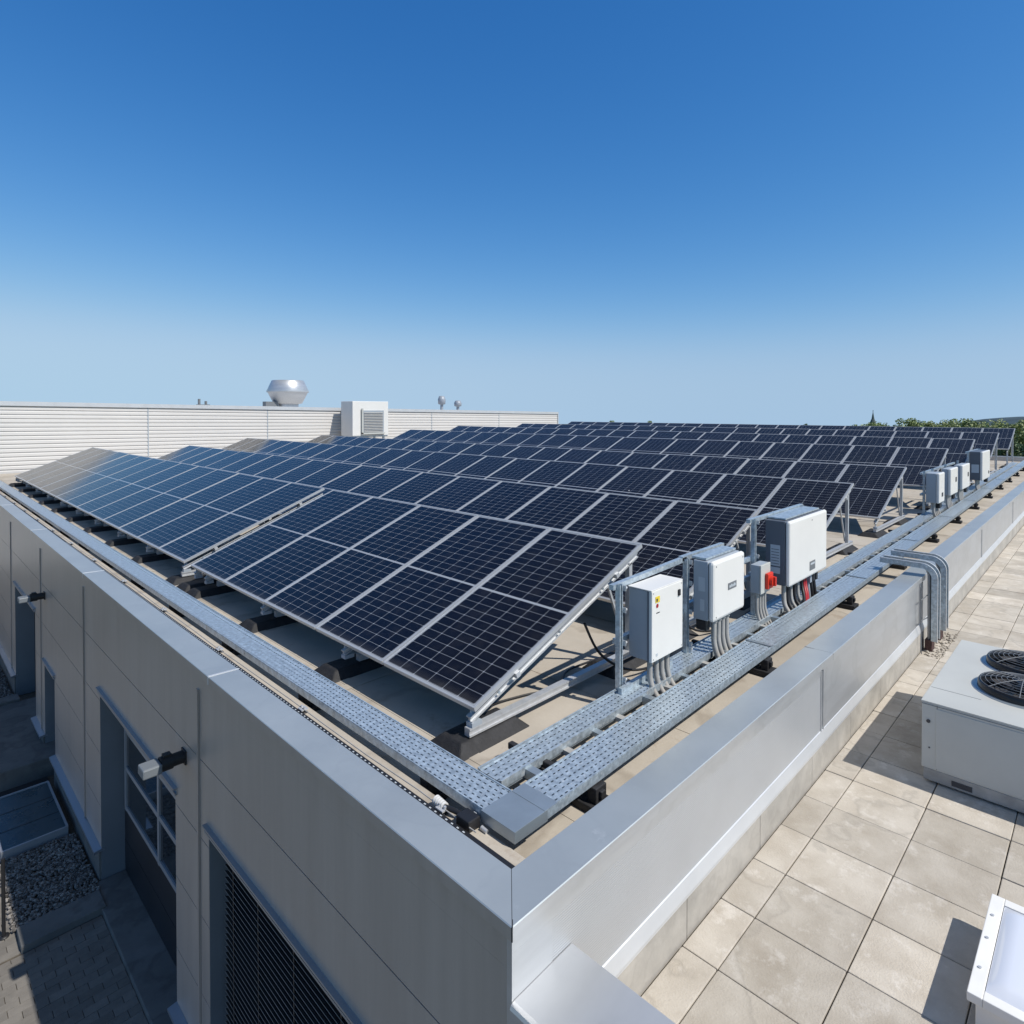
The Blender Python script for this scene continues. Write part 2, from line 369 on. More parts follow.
# openings
def opening(y0, y1, z0, z1, depth, name, label):
    d = MB(); d.box(XF+depth, XF+depth+.05, y0-.05, y1+.05, z0, z1+.05)
    o = d.build(name, M['door_dark'], B); o['label'] = label
    rv = MB()
    rv.box(XF+.002, XF+depth+.06, y1-.004, y1+.04, z0, z1+.04); rv.box(XF+.002, XF+depth+.06, y0-.04, y0+.004, z0, z1+.04)
    rv.box(XF+.0025, XF+depth+.06, y0+.004, y1-.004, z1-.004, z1+.04)
    rv.build('reveal', M['reveal'], o)
    h = MB(); h.box(XF-.035, XF+.02, y0-.05, y1+.05, z1+.045, z1+.06); h.box(XF-.02, XF-.001, y0-.05, y1+.05, z1-.005, z1+.012)
    h.box(XF-.006, XF-.0005, y0-.05, y1+.05, z1+.012, z1+.045)
    h.build('door_hood', M['trim'], o)
    return o
d1 = opening(5.87, 8.60, -3.6, -1.30, .25, 'door', 'dark sectional door with two columns of small panes')
XD = XF+.25
fr = MB(); pn = MB()
ys = [5.90, 7.18, 8.46]; zs = [-2.72, -2.24, -1.78, -1.34]
for y in ys: fr.box(XD-.03, XD-.001, y-.028, y+.028, zs[0]-.03, zs[-1]+.03)
for z in zs: fr.box(XD-.027, XD-.002, ys[0], ys[-1], z-.026, z+.026)
fr.box(XD-.032, XD-.001, 5.875, 5.92, -3.58, -1.31)
fr.build('glazing_frame', M['door_frame'], d1)
for i in range(2):
    for j in range(3):
        q = MB(); q.box(XD-.012, XD-.0015, ys[i]+.03, ys[i+1]-.03, zs[j]+.028, zs[j+1]-.028); q.build('pane', M['glass'], d1)
rb = MB()
for k in range(2): rb.box(XD-.007, XD-.001, 5.93, 8.58, -3.57+k*.41, -3.57+k*.41+.402)
rb.build('door_leaf', M['door_dark'], d1)
wo = opening(2.25, 5.07, -3.30, -1.28, .19, 'window', 'wide window behind closed dark blinds')
sl_ = MB()
for k in range(40):
    z = -1.31 - k*.05
    sl_.prism([(XF+.075,z),(XF+.135,z-.038),(XF+.137,z-.034),(XF+.077,z+.004)], 'y', 2.28, 4.96)
sl_.build('blind', M['slat'], wo)
cd = MB()
for y in (2.6, 3.2, 3.8, 4.35, 4.8): cd.box(XF+.080, XF+.084, y-.008, y+.008, -3.28, -1.3)
cd.build('ladder_cord', M['black'], wo)
d0 = opening(13.15, 15.5, -3.6, -1.37, .30, 'door', 'plain dark recessed door farther along')
g_ = MB(); g_.box(XF+.285, XF+.299, 13.2, 14.6, -3.5, -1.45); g_.build('pane', M['glass'], d0)
nd = opening(11.45, 12.3, -3.6, -2.0, .25, 'door', 'narrow low recess with a hood')
# core walls, roof deck
mb = MB(); mb.box(1.90, ENDX, 1.90, ENDY, -.32, -.20); mb.build('roof_deck', M['roof'], B)
sm = MB()
for x in (2.62, 3.9, 5.4, 7.9, 9.4, 11.4, 13.4, 15.9, 17.4): sm.box(x, x+.09, 2.0, ENDY, -.1995, -.197)
for y in (4.4, 9.6, 14.8): sm.box(2.0, 34, y, y+.09, -.1968, -.1950)
sm.build('membrane_seam', M['roof'], B)
# left coping segments (x 1.72..1.95) with lap joints
def coping_left(a, b, m=0):
    s = MB(); e = .0
    s.prism([(1.72,-.06),(1.72,-.004),(1.724,0),(1.946,-.006),(1.95,-.010),(1.95,-.20),(1.944,-.20),(1.944,-.02),(1.726,-.014),(1.726,-.06)], 'y', a, b)
    s.m = [1 if i in (0, 11) else k_ for i, k_ in enumerate(s.m)]; return s
cuts = [4.98, 9.3, 13.3, 17.3, 21.3, 25.3, ENDY]
# mitred corner
prof = [(0,-.06),(0,-.004),(.004,0),(.226,-.006),(.23,-.010),(.23,-.20)]
def mitre(vertical):
    s = MB(); v = []
    for (d, z) in prof: v.append((1.72+d, 1.69+d+(.002), z) if vertical else (1.72+d+(.002), 1.69+d, z))
    far = cuts[0] if vertical else 5.6
    for (d, z) in prof: v.append((1.72+d, far-.002, z) if vertical else (far-.002, 1.69+d, z))
    n = len(prof); f = [((i, i+1, n+i+1, n+i) if vertical else (i+1, i, n+i, n+i+1)) for i in range(n-1)]
    s.add(v, f); return s
mt_ = mitre(True); mt_.m[0] = 1; mt_.build('coping', [M['coping'], M['clad']], B)
mt_ = mitre(False); mt_.m[0] = 1; mt_.build('coping', [M['coping'], M['silver']], B)
jt = MB(); jt.add([(1.716,1.686,.0005),(1.722,1.686,.0005),(1.955,1.922,-.008),(1.948,1.922,-.008)], [(0,1,2,3)]); 
jt.box(1.719,1.724,1.689,1.694,-.06,-.001); jt.build('corner_joint', M['clad_back'], B)
for i in range(len(cuts)-1):
    coping_left(cuts[i]+.002, cuts[i+1]-.002).build('coping', [M['coping'], M['clad']], B)
jl = MB()
for c in cuts[:-1]: jl.prism([(1.7185,-.062),(1.7185,-.001),(1.723,.0035),(1.951,-.004),(1.951,-.008),(1.726,-.002),(1.723,-.062)], 'y', c-.011, c+.011)
jl.build('coping_joint', M['flash'], B)
# right coping
rc = [5.6, 9.6, 13.6, 17.6, 21.6, 25.6, 29.6, ENDX]
for i in range(len(rc)-1):
    s = MB(); s.prism([(y-1.72+1.69, z) for (y, z) in [(1.72,-.06),(1.72,-.004),(1.724,0),(1.946,-.006),(1.95,-.010),(1.95,-.20),(1.944,-.20),(1.944,-.02),(1.726,-.014),(1.726,-.06)]], 'x', rc[i]+.002, rc[i+1]-.002)
    s.m[0] = 1; s.build('coping', [M['coping'], M['silver']], B)
jr = MB()
for c in rc[:-1]: jr.box(c-.006, c+.006, 1.6885, 1.92, -.012, -.004); 
jr.build('coping_joint', M['plate'], B)
# far end parapet of the roof
mb = MB(); mb.box(ENDX-.25, ENDX, 1.72, ENDY, -3.8, -.001); mb.build('end_wall', M['silver'], B)
# right wall: cladding sheets, seams
seams = [1.72, 5.42, 9.1, 13.9, 18.6, 23.4, 28.2, ENDX-.3]
for i in range(len(seams)-1):
    s = MB(); a, b = seams[i], seams[i+1]
    if i == 0:
        s.box(a+.03, b-.03, YR, YR+.03, -.145, -.062, 0); s.box(2.0, b-.03, YR+.002, YR+.03, -.60, -.1455, 1); s.box(a+.03, 1.998, YR, YR+.03, -.60, -.1455, 0)
    else: s.box(a+.03, b-.03, YR, YR+.03, -.60, -.062, 0)
    s.build('wall_cladding', [M['silver'], M['ribbed']], B)
    if i:
        s = MB(); s.box(a-.034, a-.018, YR-.006, YR+.03, -.6, -.10); s.box(a+.018, a+.034, YR-.006, YR+.03, -.6, -.10); s.box(a-.018, a+.018, YR+.012, YR+.03, -.6, -.10)
        s.build('seam_cover', M['silver'], B)
bk = MB(); bk.box(1.79, ENDX, YR+.031, YR+.12, -.98, -.065); bk.build('wall_backing', M['clad_back'], B)
fl = MB(); fl.prism([(YR+.01,-.590),(YR-.004,-.600),(YR-.026,-.672),(YR-.026,-.69),(YR+.01,-.69)], 'x', 2.14, ENDX); fl.build('base_flashing', M['flash'], B)
x = 2.14
while x < 26:
    s = MB(); s.box(x+.002, x+.998, YR-.020, YR+.02, -.97, -.691); s.build('kerb_stone', M['plinth'], B, bevel=.004); x += 1.0
# low wall in the foreground continuing along the facade line
lw = MB(); lw.prism([(1.735,-.42),(1.735,-.36),(1.742,-.346),(1.76,-.34),(2.13,-.335),(2.135,-.34),(2.135,-.43),(2.12,-.43),(2.12,-.37),(1.75,-.38),(1.75,-.42)], 'y', -3.0, 1.718); lw.build('low_wall_coping', M['silver'], B)
lw = MB(); lw.box(1.752, 2.115, -3.0, 1.7, -3.6, -.385); lw.build('low_wall', M['clad'], B)
# edge strips inside the copings (dark upstand cover with small holes on the left)
ct = MB(); ct.prism([(1.99,-.199),(1.99,-.072),(2.112,-.080),(2.125,-.095),(2.13,-.1992)], 'y', 1.96, ENDY-.12); ct.build('cant_strip', M['roof'], B)
es = MB(); es.box(1.953, 2.018, 1.96, ENDY-.1, -.199, -.055); es.box(1.953, ENDX, 1.925, 1.95, -.199, -.06)
es.build('edge_strip', M['black'], B)
hp = MB(); y = 2.3
while y < 12: hp.box(1.998, 2.006, y, y+.014, -.0545, -.0535); y += .045
hp.build('strip_hole', M['label'], B)['kind'] = 'stuff'

# ------------------------------------------------------------------ terrace paving
mb = MB(); mb.box(2.14, 30, -6, 1.69, -3.6, -.940); mb.build('terrace_base', M['joint'], kind='structure')
mb = MB()
yj = [1.692, 1.482, .987, .492, -.003, -.498, -.993, -1.488, -1.983, -2.478]
for i in range(len(yj)-1):
    x = 3.065 - .470*2
    while x < 28:
        a = max(x+.003, 2.145); dz = random.uniform(-.002, .0015)
        if x+.47 > a+.02: j_ = [random.uniform(-.0015,.0015) for _ in range(3)]; mb.box(a+j_[0], x+.467+j_[1], yj[i+1]+.003+j_[2], yj[i]-.003, -.955, -.915+dz*1.3)
        x += .470
mb.build('terrace_paving', M['paver'], kind='structure', bevel=.005)

# ------------------------------------------------------------------ yard details
mb = MB(); mb.box(1.645, 2.0, 5.88, 8.59, -3.7, -3.55); tag(mb.build('threshold_slab', M['conc'], bevel=.01), kind='structure')
mb = MB(); mb.box(.93, 1.69, 8.08, 8.42, -3.7, -3.53); tag(mb.build('kerb', M['conc'], bevel=.01), kind='structure')
mb = MB(); mb.box(1.2, 1.69, 14.45, 14.75, -3.7, -3.28); tag(mb.build('kerb', M['conc'], bevel=.01), kind='structure')
mb = MB(); mb.box(.93, 2.02, 11.75, 14.44, -3.7, -3.32); tag(mb.build('concrete_landing', M['conc'], bevel=.01), 'dark concrete landing slab in front of the far recessed door', 'landing')
mb = MB()
def stones(x0, x1, y0, y1, z, n):
    ico = [(0,0,1),(.89,0,.45),(.28,.85,.45),(-.72,.53,.45),(-.72,-.53,.45),(.28,-.85,.45),(.72,.53,-.45),(-.28,.85,-.45),(-.89,0,-.45),(-.28,-.85,-.45),(.72,-.53,-.45),(0,0,-1)]
    tf = [(0,1,2),(0,2,3),(0,3,4),(0,4,5),(0,5,1),(1,6,2),(2,7,3),(3,8,4),(4,9,5),(5,10,1),(6,7,2),(7,8,3),(8,9,4),(9,10,5),(10,6,1),(11,7,6),(11,8,7),(11,9,8),(11,10,9),(11,6,10)]
    for _ in range(n):
        s = random.uniform(.011,.024); a = random.random()*6.28; ca, sa = math.cos(a), math.sin(a); e = random.uniform(.6,1); f = random.uniform(.5,.9)
        c = (random.uniform(x0,x1), random.uniform(y0,y1), z+random.uniform(0,.018))
        mb.add([(c[0]+s*(p[0]*ca-p[1]*e*sa), c[1]+s*(p[0]*sa+p[1]*e*ca), c[2]+s*p[2]*f) for p in ico], tf)
stones(.95, 1.70, 8.44, 9.82, -3.56, 3600)
stones(.90, .96, 8.44, 9.82, -3.58, 250)
stones(1.0, 1.7, 14.8, 17.4, -3.56, 2200)
tag(mb.build('gravel', M['stone']), kind='stuff')
G = empty('shaft_cover', (1.35, 10.6, -3.6), 'dark blue green light shaft cover with a pale metal rim, beyond the gravel bed', 'shaft cover')
mb = MB(); mb.box(.97, 1.62, 9.90, 11.28, -3.6, -3.475); mb.build('cover_plate', M['grate'], G)
mb = MB(); mb.box(.95,1.64,9.87,9.895,-3.6,-3.46); mb.box(.95,1.64,11.285,11.31,-3.6,-3.46); mb.box(1.622,1.645,9.896,11.284,-3.6,-3.46); mb.box(.945,.968,9.896,11.284,-3.6,-3.46)
mb.build('rim', M['door_frame'], G)
mb = MB()
for y in (10.35, 10.82): mb.box(.975,1.61,y,y+.012,-3.4745,-3.472)
mb.build('cover_joint', M['black'], G)
mb = MB(); mb.box(.93, 1.69, 11.32, 11.74, -3.7, -3.60); tag(mb.build('shaft_floor', M['clad_back'], kind='structure'))
P_ = MB(); P_.tube([(.83,8.47,-3.6),(.83,8.47,-2.75)], .018, 10); P_.lathe((.83,8.47,-3.6), [(.0,.012),(.05,.012),(.05,0)], 16)
tag(P_.build('bollard', M['black']), 'thin dark steel post standing on the sunlit paving at the left edge', 'post')

# wall lamps
def wall_lamp(y, z, label):
    L_ = empty('wall_lamp', (XF, y, z), label, 'lamp', 'lamps on the left facade')
    m_ = MB(); m_.box(-.014, -.001, -.05, .05, -.06, .06); m_.build('wall_plate', M['black'], L_, local=True, bevel=.003)
    m_ = MB(); m_.tube([(-.01,0,0),(-.10,0,0)], .052, 16); m_.tube([(-.10,0,0),(-.19,0,0)], .062, 16); m_.box(-.17,-.11,-.03,.03,.05,.075); m_.build('lamp_body', M['black'], L_, local=True)
    m_ = MB(); m_.box(-.335, -.19, -.075, .075, -.045, .035); m_.build('lamp_head', M['reveal'], L_, local=True, bevel=.012)
    return L_
wall_lamp(5.62, -.88, 'grey floodlight on a black arm beside the glazed door on the facade')
wall_lamp(12.2, -.90, 'black armed floodlight on the facade over the far recessed door, the farther of two')

# ------------------------------------------------------------------ solar panels
ORD = ['first','second','third','fourth','fifth','sixth','seventh','eighth','ninth','tenth','eleventh','twelfth','thirteenth','fourteenth','fifteenth','sixteenth','seventeenth','eighteenth','nineteenth','twentieth','twenty-first','twenty-second','twenty-third']
ang = R(21.2)
def make_panel():
    root = empty('solar_panel', (0,0,0), 'x', 'solar panel', 'solar panels on the tilted racks')
    root.rotation_euler = (0, -ang, 0)
    g = MB(); g.box(.012, LEN-.012, .012, WID-.012, -.020, -.0035); g.build('cell_glass', M['cells'], root, local=True)
    f = MB(); t = .011
    f.box(0, LEN, 0, t, -.034, 0); f.box(0, LEN, WID-t, WID, -.034, 0); f.box(0, t, t, WID-t, -.034, 0); f.box(LEN-t, LEN, t, WID-t, -.034, 0)
    f.build('frame', M['frame'], root, local=True)
    return root
proto = make_panel(); used = False
rowdef = [  # name, x of top, z of top, y start, count
    ('front row before the gap', 4.70, .87, 3.0, 5), ('front row beyond the gap', 4.70, .87, 8.66, 14),
    ('second row', 7.2, .885, 3.0, 18), ('third row', 10.9, .89, 3.0, 22), ('fourth row', 14.4, .92, 3.0, 22),
    ('fifth row', 18.7, 1.11, 3.0, 21), ('sixth row', 22.8, 1.21, 3.0, 22), ('seventh row', 28.1, 1.27, 3.0, 22), ('eighth row', 33.0, 1.33, 3.0, 22)]
dx = LEN*math.cos(ang); dz = LEN*math.sin(ang)
for name, xt, zt, y0, cnt in rowdef:
    for k in range(cnt):
        o = copy_tree(proto) if used else proto; used = True
        o.location = (xt-dx, y0+k*PITCH, zt-dz+random.uniform(-.002,.002))
        o.rotation_euler = (R(random.uniform(-.12,.12)), -ang + R(random.uniform(-.15,.15)), R(random.uniform(-.05,.05)))
        o['label'] = 'dark solar panel %s from the right end of the %s' % (ORD[k], name)
# racks
def rack(name, xt, zt, y0, cnt, first_only=False):
    xb, zb = xt-dx, zt-dz; y1 = y0+cnt*PITCH
    rk = empty('mounting_rack', (xb, y0, -.2), 'aluminium rack of sloping rails and legs under the %s' % name, 'solar rack', 'racks under the solar rows')
    u = Vector((math.cos(ang),0,math.sin(ang))); nrm = Vector((-math.sin(ang),0,math.cos(ang)))
    o0 = Vector((xb,0,zb))
    ys = []; y = y0+.07
    while y < y1-.2: ys.append(y); y += 1.62
    ys.append(y1-.1)
    # purlins under the panels
    for s_ in (.42, 1.72):
        c = o0 + u*s_ - nrm*.057; m_ = MB(); m_.bar((c.x,y0-.012,c.z),(c.x,y1,c.z), .04, .04, up=nrm); m_.build('purlin', M['alu'], rk)
    for y in ys:
        a = o0 + u*(-.02) - nrm*.105; b = o0 + u*(LEN-.03) - nrm*.105
        m_ = MB(); a.y = b.y = y
        m_.bar(a+nrm*.016, b+nrm*.016, .045, .012, up=nrm); m_.bar(a-nrm*.020, b-nrm*.020, .045, .010, up=nrm); m_.bar(a-nrm*.002, b-nrm*.002, .016, .026, up=nrm)
        m_.build('sloping_rail', M['alu'], rk)
        m_ = MB(); zf = -.095
        xs0 = xb if y < y0+.5 else xb+.16
        m_.box(xs0, xt+.12, y-.024, y+.024, zf-.026, zf+.03); m_.box(xs0-.001, xt+.121, y-.030, y-.0245, zf-.026, zf-.012); m_.box(xs0-.001, xt+.121, y-.030, y-.0245, zf+.016, zf+.03)
        m_.build('base_rail', M['alu'], rk)
        tl = o0 + u*(LEN-.16) - nrm*.135
        m_ = MB(); m_.bar((tl.x, y, zf+.03), (tl.x, y, tl.z+.02), .045, .045, up=(0,1,0)); m_.bar((tl.x, y+.03, zf+.05), (tl.x-.28, y+.03, tl.z-.115), .02, .02)
        m_.build('rear_leg', M['alu'], rk)
        if zb > .2 :
            m_ = MB(); m_.bar((xb+.12, y, zf+.03), (xb+.12, y, zb-.06), .045, .045, up=(0,1,0)); m_.build('front_leg', M['alu'], rk)
        else:
            m_ = MB(); m_.box(xb+.02, xb+.11, y-.03, y+.03, zf+.03, zf+.06); m_.bar((xb+.05,y,zf+.05),(xb+.05,y,zb-.03), .035, .012, up=(0,1,0)); m_.build('bracket', M['encl_mid'], rk)
        m_ = MB()
        for s_ in (.25, .95, 1.55):
            c = o0+u*s_-nrm*.09; m_.tube([(c.x,y-.03,c.z),(c.x,y-.038,c.z)], .011, 8)
        m_.build('bolt', M['galv'], rk)
    return ys
def foot(x, y, label, group, L=.66, W=.35, H=.07):
    m_ = MB(); x0, x1, y0, y1 = x, x+L, y-W/2, y+W/2; z0 = -.2; z1 = -.2+H; i = .075
    v = [(x0,y0,z0),(x1,y0,z0),(x1,y1,z0),(x0,y1,z0),(x0+i,y0+i,z1),(x1-i,y0+i,z1),(x1-i,y1-i,z1),(x0+i,y1-i,z1)]
    m_.add(v, [(4,5,6,7),(0,1,5,4),(1,2,6,5),(2,3,7,6),(3,0,4,7)])
    o = m_.build('ballast_block', M['rubber'], bevel=.012)
    return tag(o, label, 'ballast block', group)
for idx, (name, xt, zt, y0, cnt) in enumerate(rowdef):
    ys = rack(name, xt, zt, y0, cnt)
    xb = xt-dx
    if idx < 2:
        for k, y in enumerate(ys):
            foot(xb-.15, y+.07, 'black ballast block at low edge of %s, %s from right' % (name, ORD[k]), 'ballast blocks under the solar rows')
            if k < 2: foot(xt-.45, y+.08, 'black ballast block under rear legs of %s, %s from right' % (name, ORD[k]), 'ballast blocks under the solar rows')
    else:
        for k, y in enumerate(ys[:2]):
            foot(xb-.15, y+.07, 'black ballast block at low edge of %s, %s from right' % (name, ORD[k]), 'ballast blocks under the solar rows')
            foot(xt-.45, y+.08, 'black ballast block under rear legs of %s, %s from right' % (name, ORD[k]), 'ballast blocks under the solar rows')
# loose cables under the front row end
for lab, pts, r_ in (('black cable looping under the front row to the first enclosure', [(3.9,3.02,.35),(4.05,2.98,.08),(4.3,2.9,-.10),(4.6,2.85,-.16),(5.0,2.9,-.17),(5.5,3.1,-.18)], .011),
                     ('thin black cable lying on the roof under the front row end', [(3.0,3.15,-.05),(3.2,3.35,-.17),(3.5,3.30,-.185),(3.8,3.2,-.185),(4.1,3.35,-.185),(4.6,3.3,-.185)], .008),
                     ('black cable running over the roof below the second row end', [(5.4,3.1,.1),(5.6,2.95,-.12),(6.1,2.85,-.18),(6.9,2.9,-.185),(7.4,2.78,-.18)], .012)):
    def cr(p, n=6):
        out = []
        P = [Vector(q) for q in p]; P = [P[0]]+P+[P[-1]]
        for i in range(1, len(P)-2):
            for k in range(n):
                t = k/n; a,b,c,d = P[i-1],P[i],P[i+1],P[i+2]
                out.append(.5*((2*b)+(-a+c)*t+(2*a-5*b+4*c-d)*t*t+(-a+3*b-3*c+d)*t**3))
        out.append(P[-1]); return out
    m_ = MB(); m_.tube(cr(pts), r_, 8); tag(m_.build('cable', M['black']), lab, 'cable')
# two silver end battens in the gap of the front row
# ------------------------------------------------------------------ cable trays
def tray(mb_, L, W, H=.05, pitch=.043, slot=.021, nrow=6, sw=.0075, x0=0.0):
    # inverted tray, local: x along, y across 0..W, top at z=0, slots cut through
    ys = [0]; step = W/(nrow)
    rows = []
    for i in range(nrow):
        c = (i+.5)*step; rows.append((c-sw/2, c+sw/2))
    y = 0
    for (a, b) in rows:
        mb_.add([(x0,y,0),(x0+L,y,0),(x0+L,a,0),(x0,a,0)], [(0,1,2,3)]); y = b
    mb_.add([(x0,y,0),(x0+L,y,0),(x0+L,W,0),(x0,W,0)], [(0,1,2,3)])
    for i, (a, b) in enumerate(rows):
        x = x0 + (pitch/2 if i % 2 else 0); prev = x0
        while x < x0+L:
            mb_.add([(prev,a,0),(x,a,0),(x,b,0),(prev,b,0)], [(0,1,2,3)]); prev = x+slot; x += pitch
        if prev < x0+L: mb_.add([(prev,a,0),(x0+L,a,0),(x0+L,b,0),(prev,b,0)], [(0,1,2,3)])
    for y in (0, W): mb_.box(x0, x0+L, y-.0015, y+.0015, -H, 0)
    for y in (.004, W-.004): mb_.box(x0, x0+L, y-.004, y+.004, .0005, .005)
    mb_.box(x0, x0+L, .01, W-.01, -H, -H+.002)
def put(name, builder, loc, rz, label, cat, group=None):
    o = empty(name, loc, label, cat, group, rz); builder(o); return o
def t1(o):
    s = MB(); tray(s, 21.8, .215); s.build('tray_cover', M['galv'], o, local=True)
# along the left coping: local x -> world +Y ; local y -> world -X
put('cable_tray', t1, (2.345, 2.30, 0.0), R(90.0), 'perforated galvanised cable tray running inside the left coping', 'cable tray', 'cable trays along the roof edge')
def t2(o):
    s = MB(); tray(s, 31.0, .235); s.build('tray_cover', M['galv'], o, local=True)
    s = MB(); 
    x = 3
    while x < 30: s.box(x, x+.04, -.003, .238, .0055, .008); x += 3
    s.build('joint_strap', M['galv_plate'], o, local=True)
put('cable_tray', t2, (2.362, 2.068, 0.0), R(.8), 'widest perforated galvanised cable tray running nearest the right coping', 'cable tray', 'cable trays along the roof edge')
m_ = MB(); m_.box(2.118, 2.36, 2.062, 2.305, -.055, .004); m_.box(2.34, 2.44, 2.062, 2.30, .0045, .006) 
tag(m_.build('tray_corner', M['galv_plate'], bevel=.003), 'smooth galvanised corner cover joining the two perforated trays', 'tray corner')
def t3(o):
    s = MB(); tray(s, 30.0, .17, H=.06, nrow=4); s.build('tray_cover', M['galv'], o, local=True)
    s = MB()
    for y in (-.010, .180): s.box(0, 30, y-.004, y+.004, -.04, .010)
    s.build('side_rail', M['galv'], o, local=True)
put('cable_tray', t3, (2.42, 2.475, -.055), R(.7), 'narrower cable tray with bright side rails, between the enclosures and the solar rows', 'cable tray', 'cable trays along the roof edge')
# link piece between tray 1 end and tray 3, small black feet
for k in range(12):
    x = 2.72 + k*2.45; yy = 2.04 + .014*(x-2.3)
    m_ = MB(); z0 = -.2
    m_.box(x, x+.16, yy-.035, yy+.75, -.199, -.150); m_.box(x+.03, x+.13, yy+.0, yy+.06, -.150, -.06)
    m_.box(x+.055, x+.095, yy-.02, yy+.72, -.118, -.0765)
    o = m_.build('tray_support', M['rubber'], bevel=.006)
    tag(o, 'black rubber support crossing under the right hand trays, %s from the near corner' % ORD[k], 'tray support', 'supports under the right hand trays')
for k in range(14):
    y = 2.75 + k*1.5
    m_ = MB(); m_.box(2.09, 2.38, y, y+.14, -.199, -.152); m_.box(2.14, 2.30, y+.03, y+.10, -.152, -.055)
    tag(m_.build('tray_support', M['rubber'], bevel=.006), 'black rubber support under the left hand tray, %s from the near corner' % ORD[k], 'tray support', 'supports under the left hand tray')
# rungs between the trays
rg = empty('cable_ladder', (2.6, 2.3, -.1), 'row of galvanised cross rungs linking the two right hand cable trays', 'cable ladder')
for k in range(42):
    x = 2.62 + k*.31 + (.04 if k % 3 else 0); yy = .0135*(x-2.3)
    m_ = MB(); m_.box(x, x+.05, 2.28+yy, 2.50+yy, -.115, -.085)
    if k % 4 == 0: m_.box(x, x+.055, 2.28+yy, 2.50+yy, -.085, -.06)
    m_.build('rung', M['conduit'] if k % 2 else M['galv_plate'], rg)
# black cable bundle lying between the trays
m_ = MB()
for j in range(4):
    pts = [(2.7+i*.55, 2.33+j*.028+.0135*(i*.55)+random.uniform(-.012,.012), -.13+random.uniform(-.01,.01)) for i in range(45)]
    m_.tube(pts, .012, 6)
tag(m_.build('cable_bundle', M['black']), 'bundle of black cables lying between the right hand trays', 'cables')
# lightning conductor along the left coping
lc = empty('lightning_conductor', (2.04, 2.4, -.2), 'thin round wire on small clamps running between left coping and tray', 'lightning conductor')
m_ = MB(); m_.tube([(2.035+.005*math.sin(i*1.7), 2.25+i*.5, -.045+.003*math.sin(i*2.3)) for i in range(50)], .0035, 6); m_.build('wire', M['conduit'], lc)
for k in range(16):
    y = 2.52+k*1.55
    m_ = MB(); m_.lathe((2.045,y,-.2), [(.035,.09),(.034,.12),(.02,.13),(.012,.15),(0,.15)], 12); m_.build('holder', M['rubber'], lc)
    m_ = MB(); m_.box(2.015,2.065,y-.03,y+.03,-.052,-.044); m_.tube([(2.04,y-.02,-.05),(2.04,y-.02,-.03)],.008,8); m_.tube([(2.04,y+.02,-.05),(2.04,y+.02,-.03)],.008,8)
    m_.build('clamp', M['alu'], lc)
# junction hardware near the corner under the left tray
jh = empty('cable_gland_box', (2.07, 2.45, -.2), 'small black junction box with a ribbed pale gland below the tray near the corner', 'junction box')
m_ = MB(); m_.box(2.03, 2.11, 2.30, 2.40, -.079, -.02); m_.build('box', M['black'], jh, bevel=.006)
m_ = MB()
for k in range(5): m_.tube([(2.055, 2.52+k*.016, -.052+k*.002),(2.055,2.53+k*.016,-.051+k*.002)], .026, 12)
m_.build('gland', M['white'], jh)
m_ = MB(); m_.tube([(2.05,2.54,-.05),(2.06,2.46,-.04),(2.08,2.41,-.05),(2.08,2.37,-.05)], .014, 8); m_.build('cable', M['black'], jh)
m_ = MB(); m_.box(2.112,2.122,2.34,2.36,-.079,-.03); m_.tube([(2.10,2.24,-.07),(2.10,2.28,-.066)],.012,8); m_.build('bracket', M['alu'], jh)

# ------------------------------------------------------------------ enclosure frames
def strut(mb_, a, b, wd=.041):
    a = Vector(a); b = Vector(b)
    d = (b-a).normalized()
    if abs(d.z) > .9:
        x, y = a.x, a.y
        mb_.box(x-wd/2, x+wd/2, y+wd/2-.004, y+wd/2, a.z, b.z); mb_.box(x-wd/2, x-wd/2+.004, y-wd/2, y+wd/2-.004, a.z, b.z); mb_.box(x+wd/2-.004, x+wd/2, y-wd/2, y+wd/2-.004, a.z, b.z)
        mb_.box(x-wd/2+.004, x-wd/2+.012, y-wd/2, y-wd/2+.004, a.z, b.z); mb_.box(x+wd/2-.012, x+wd/2-.004, y-wd/2, y-wd/2+.004, a.z, b.z)
    else: mb_.bar(a, b, wd, wd)
F1 = empty('equipment_frame', (3.86, 2.68, -.2), 'galvanised strut frame carrying the three large near enclosures', 'equipment frame', 'frames carrying the enclosures')
for x, z1 in ((3.86,.745),(4.87,.765),(6.27,.93),(7.62,.93)):
    m_ = MB(); strut(m_, (x,2.66,-.16), (x,2.66,z1)); m_.build('post', M['galv'], F1)
    m_ = MB(); m_.box(x-.05,x+.05,2.60,2.74,-.198,-.16); m_.build('foot_plate', M['galv_plate'], F1)
    m_ = MB()
    for z in (-.03, .02, .3, .55, z1-.03):
        m_.tube([(x+.024,2.63,z),(x+.05,2.63,z)], .012, 6); m_.box(x+.021,x+.027,2.615,2.645,z-.02,z+.02)
    m_.build('bolt', M['alu'], F1)
for a, b in (((3.80,2.69,.725),(4.90,2.69,.755)), ((3.86,2.70,.30),(4.9,2.70,.30)), ((4.83,2.69,.765),(5.62,2.69,.765)), ((4.87,2.70,.33),(6.3,2.70,.33)), ((6.2,2.69,.915),(7.70,2.69,.915)), ((6.27,2.70,.35),(7.65,2.70,.35)), ((5.5,2.70,.52),(6.3,2.70,.52))):
    m_ = MB(); m_.bar(a, b, .04, .04); m_.build('cross_rail', M['galv'], F1)
m_ = MB(); m_.bar((3.80,2.61,-.035),(4.55,2.62,-.035), .03, .05); m_.build('cross_rail', M['galv'], F1)

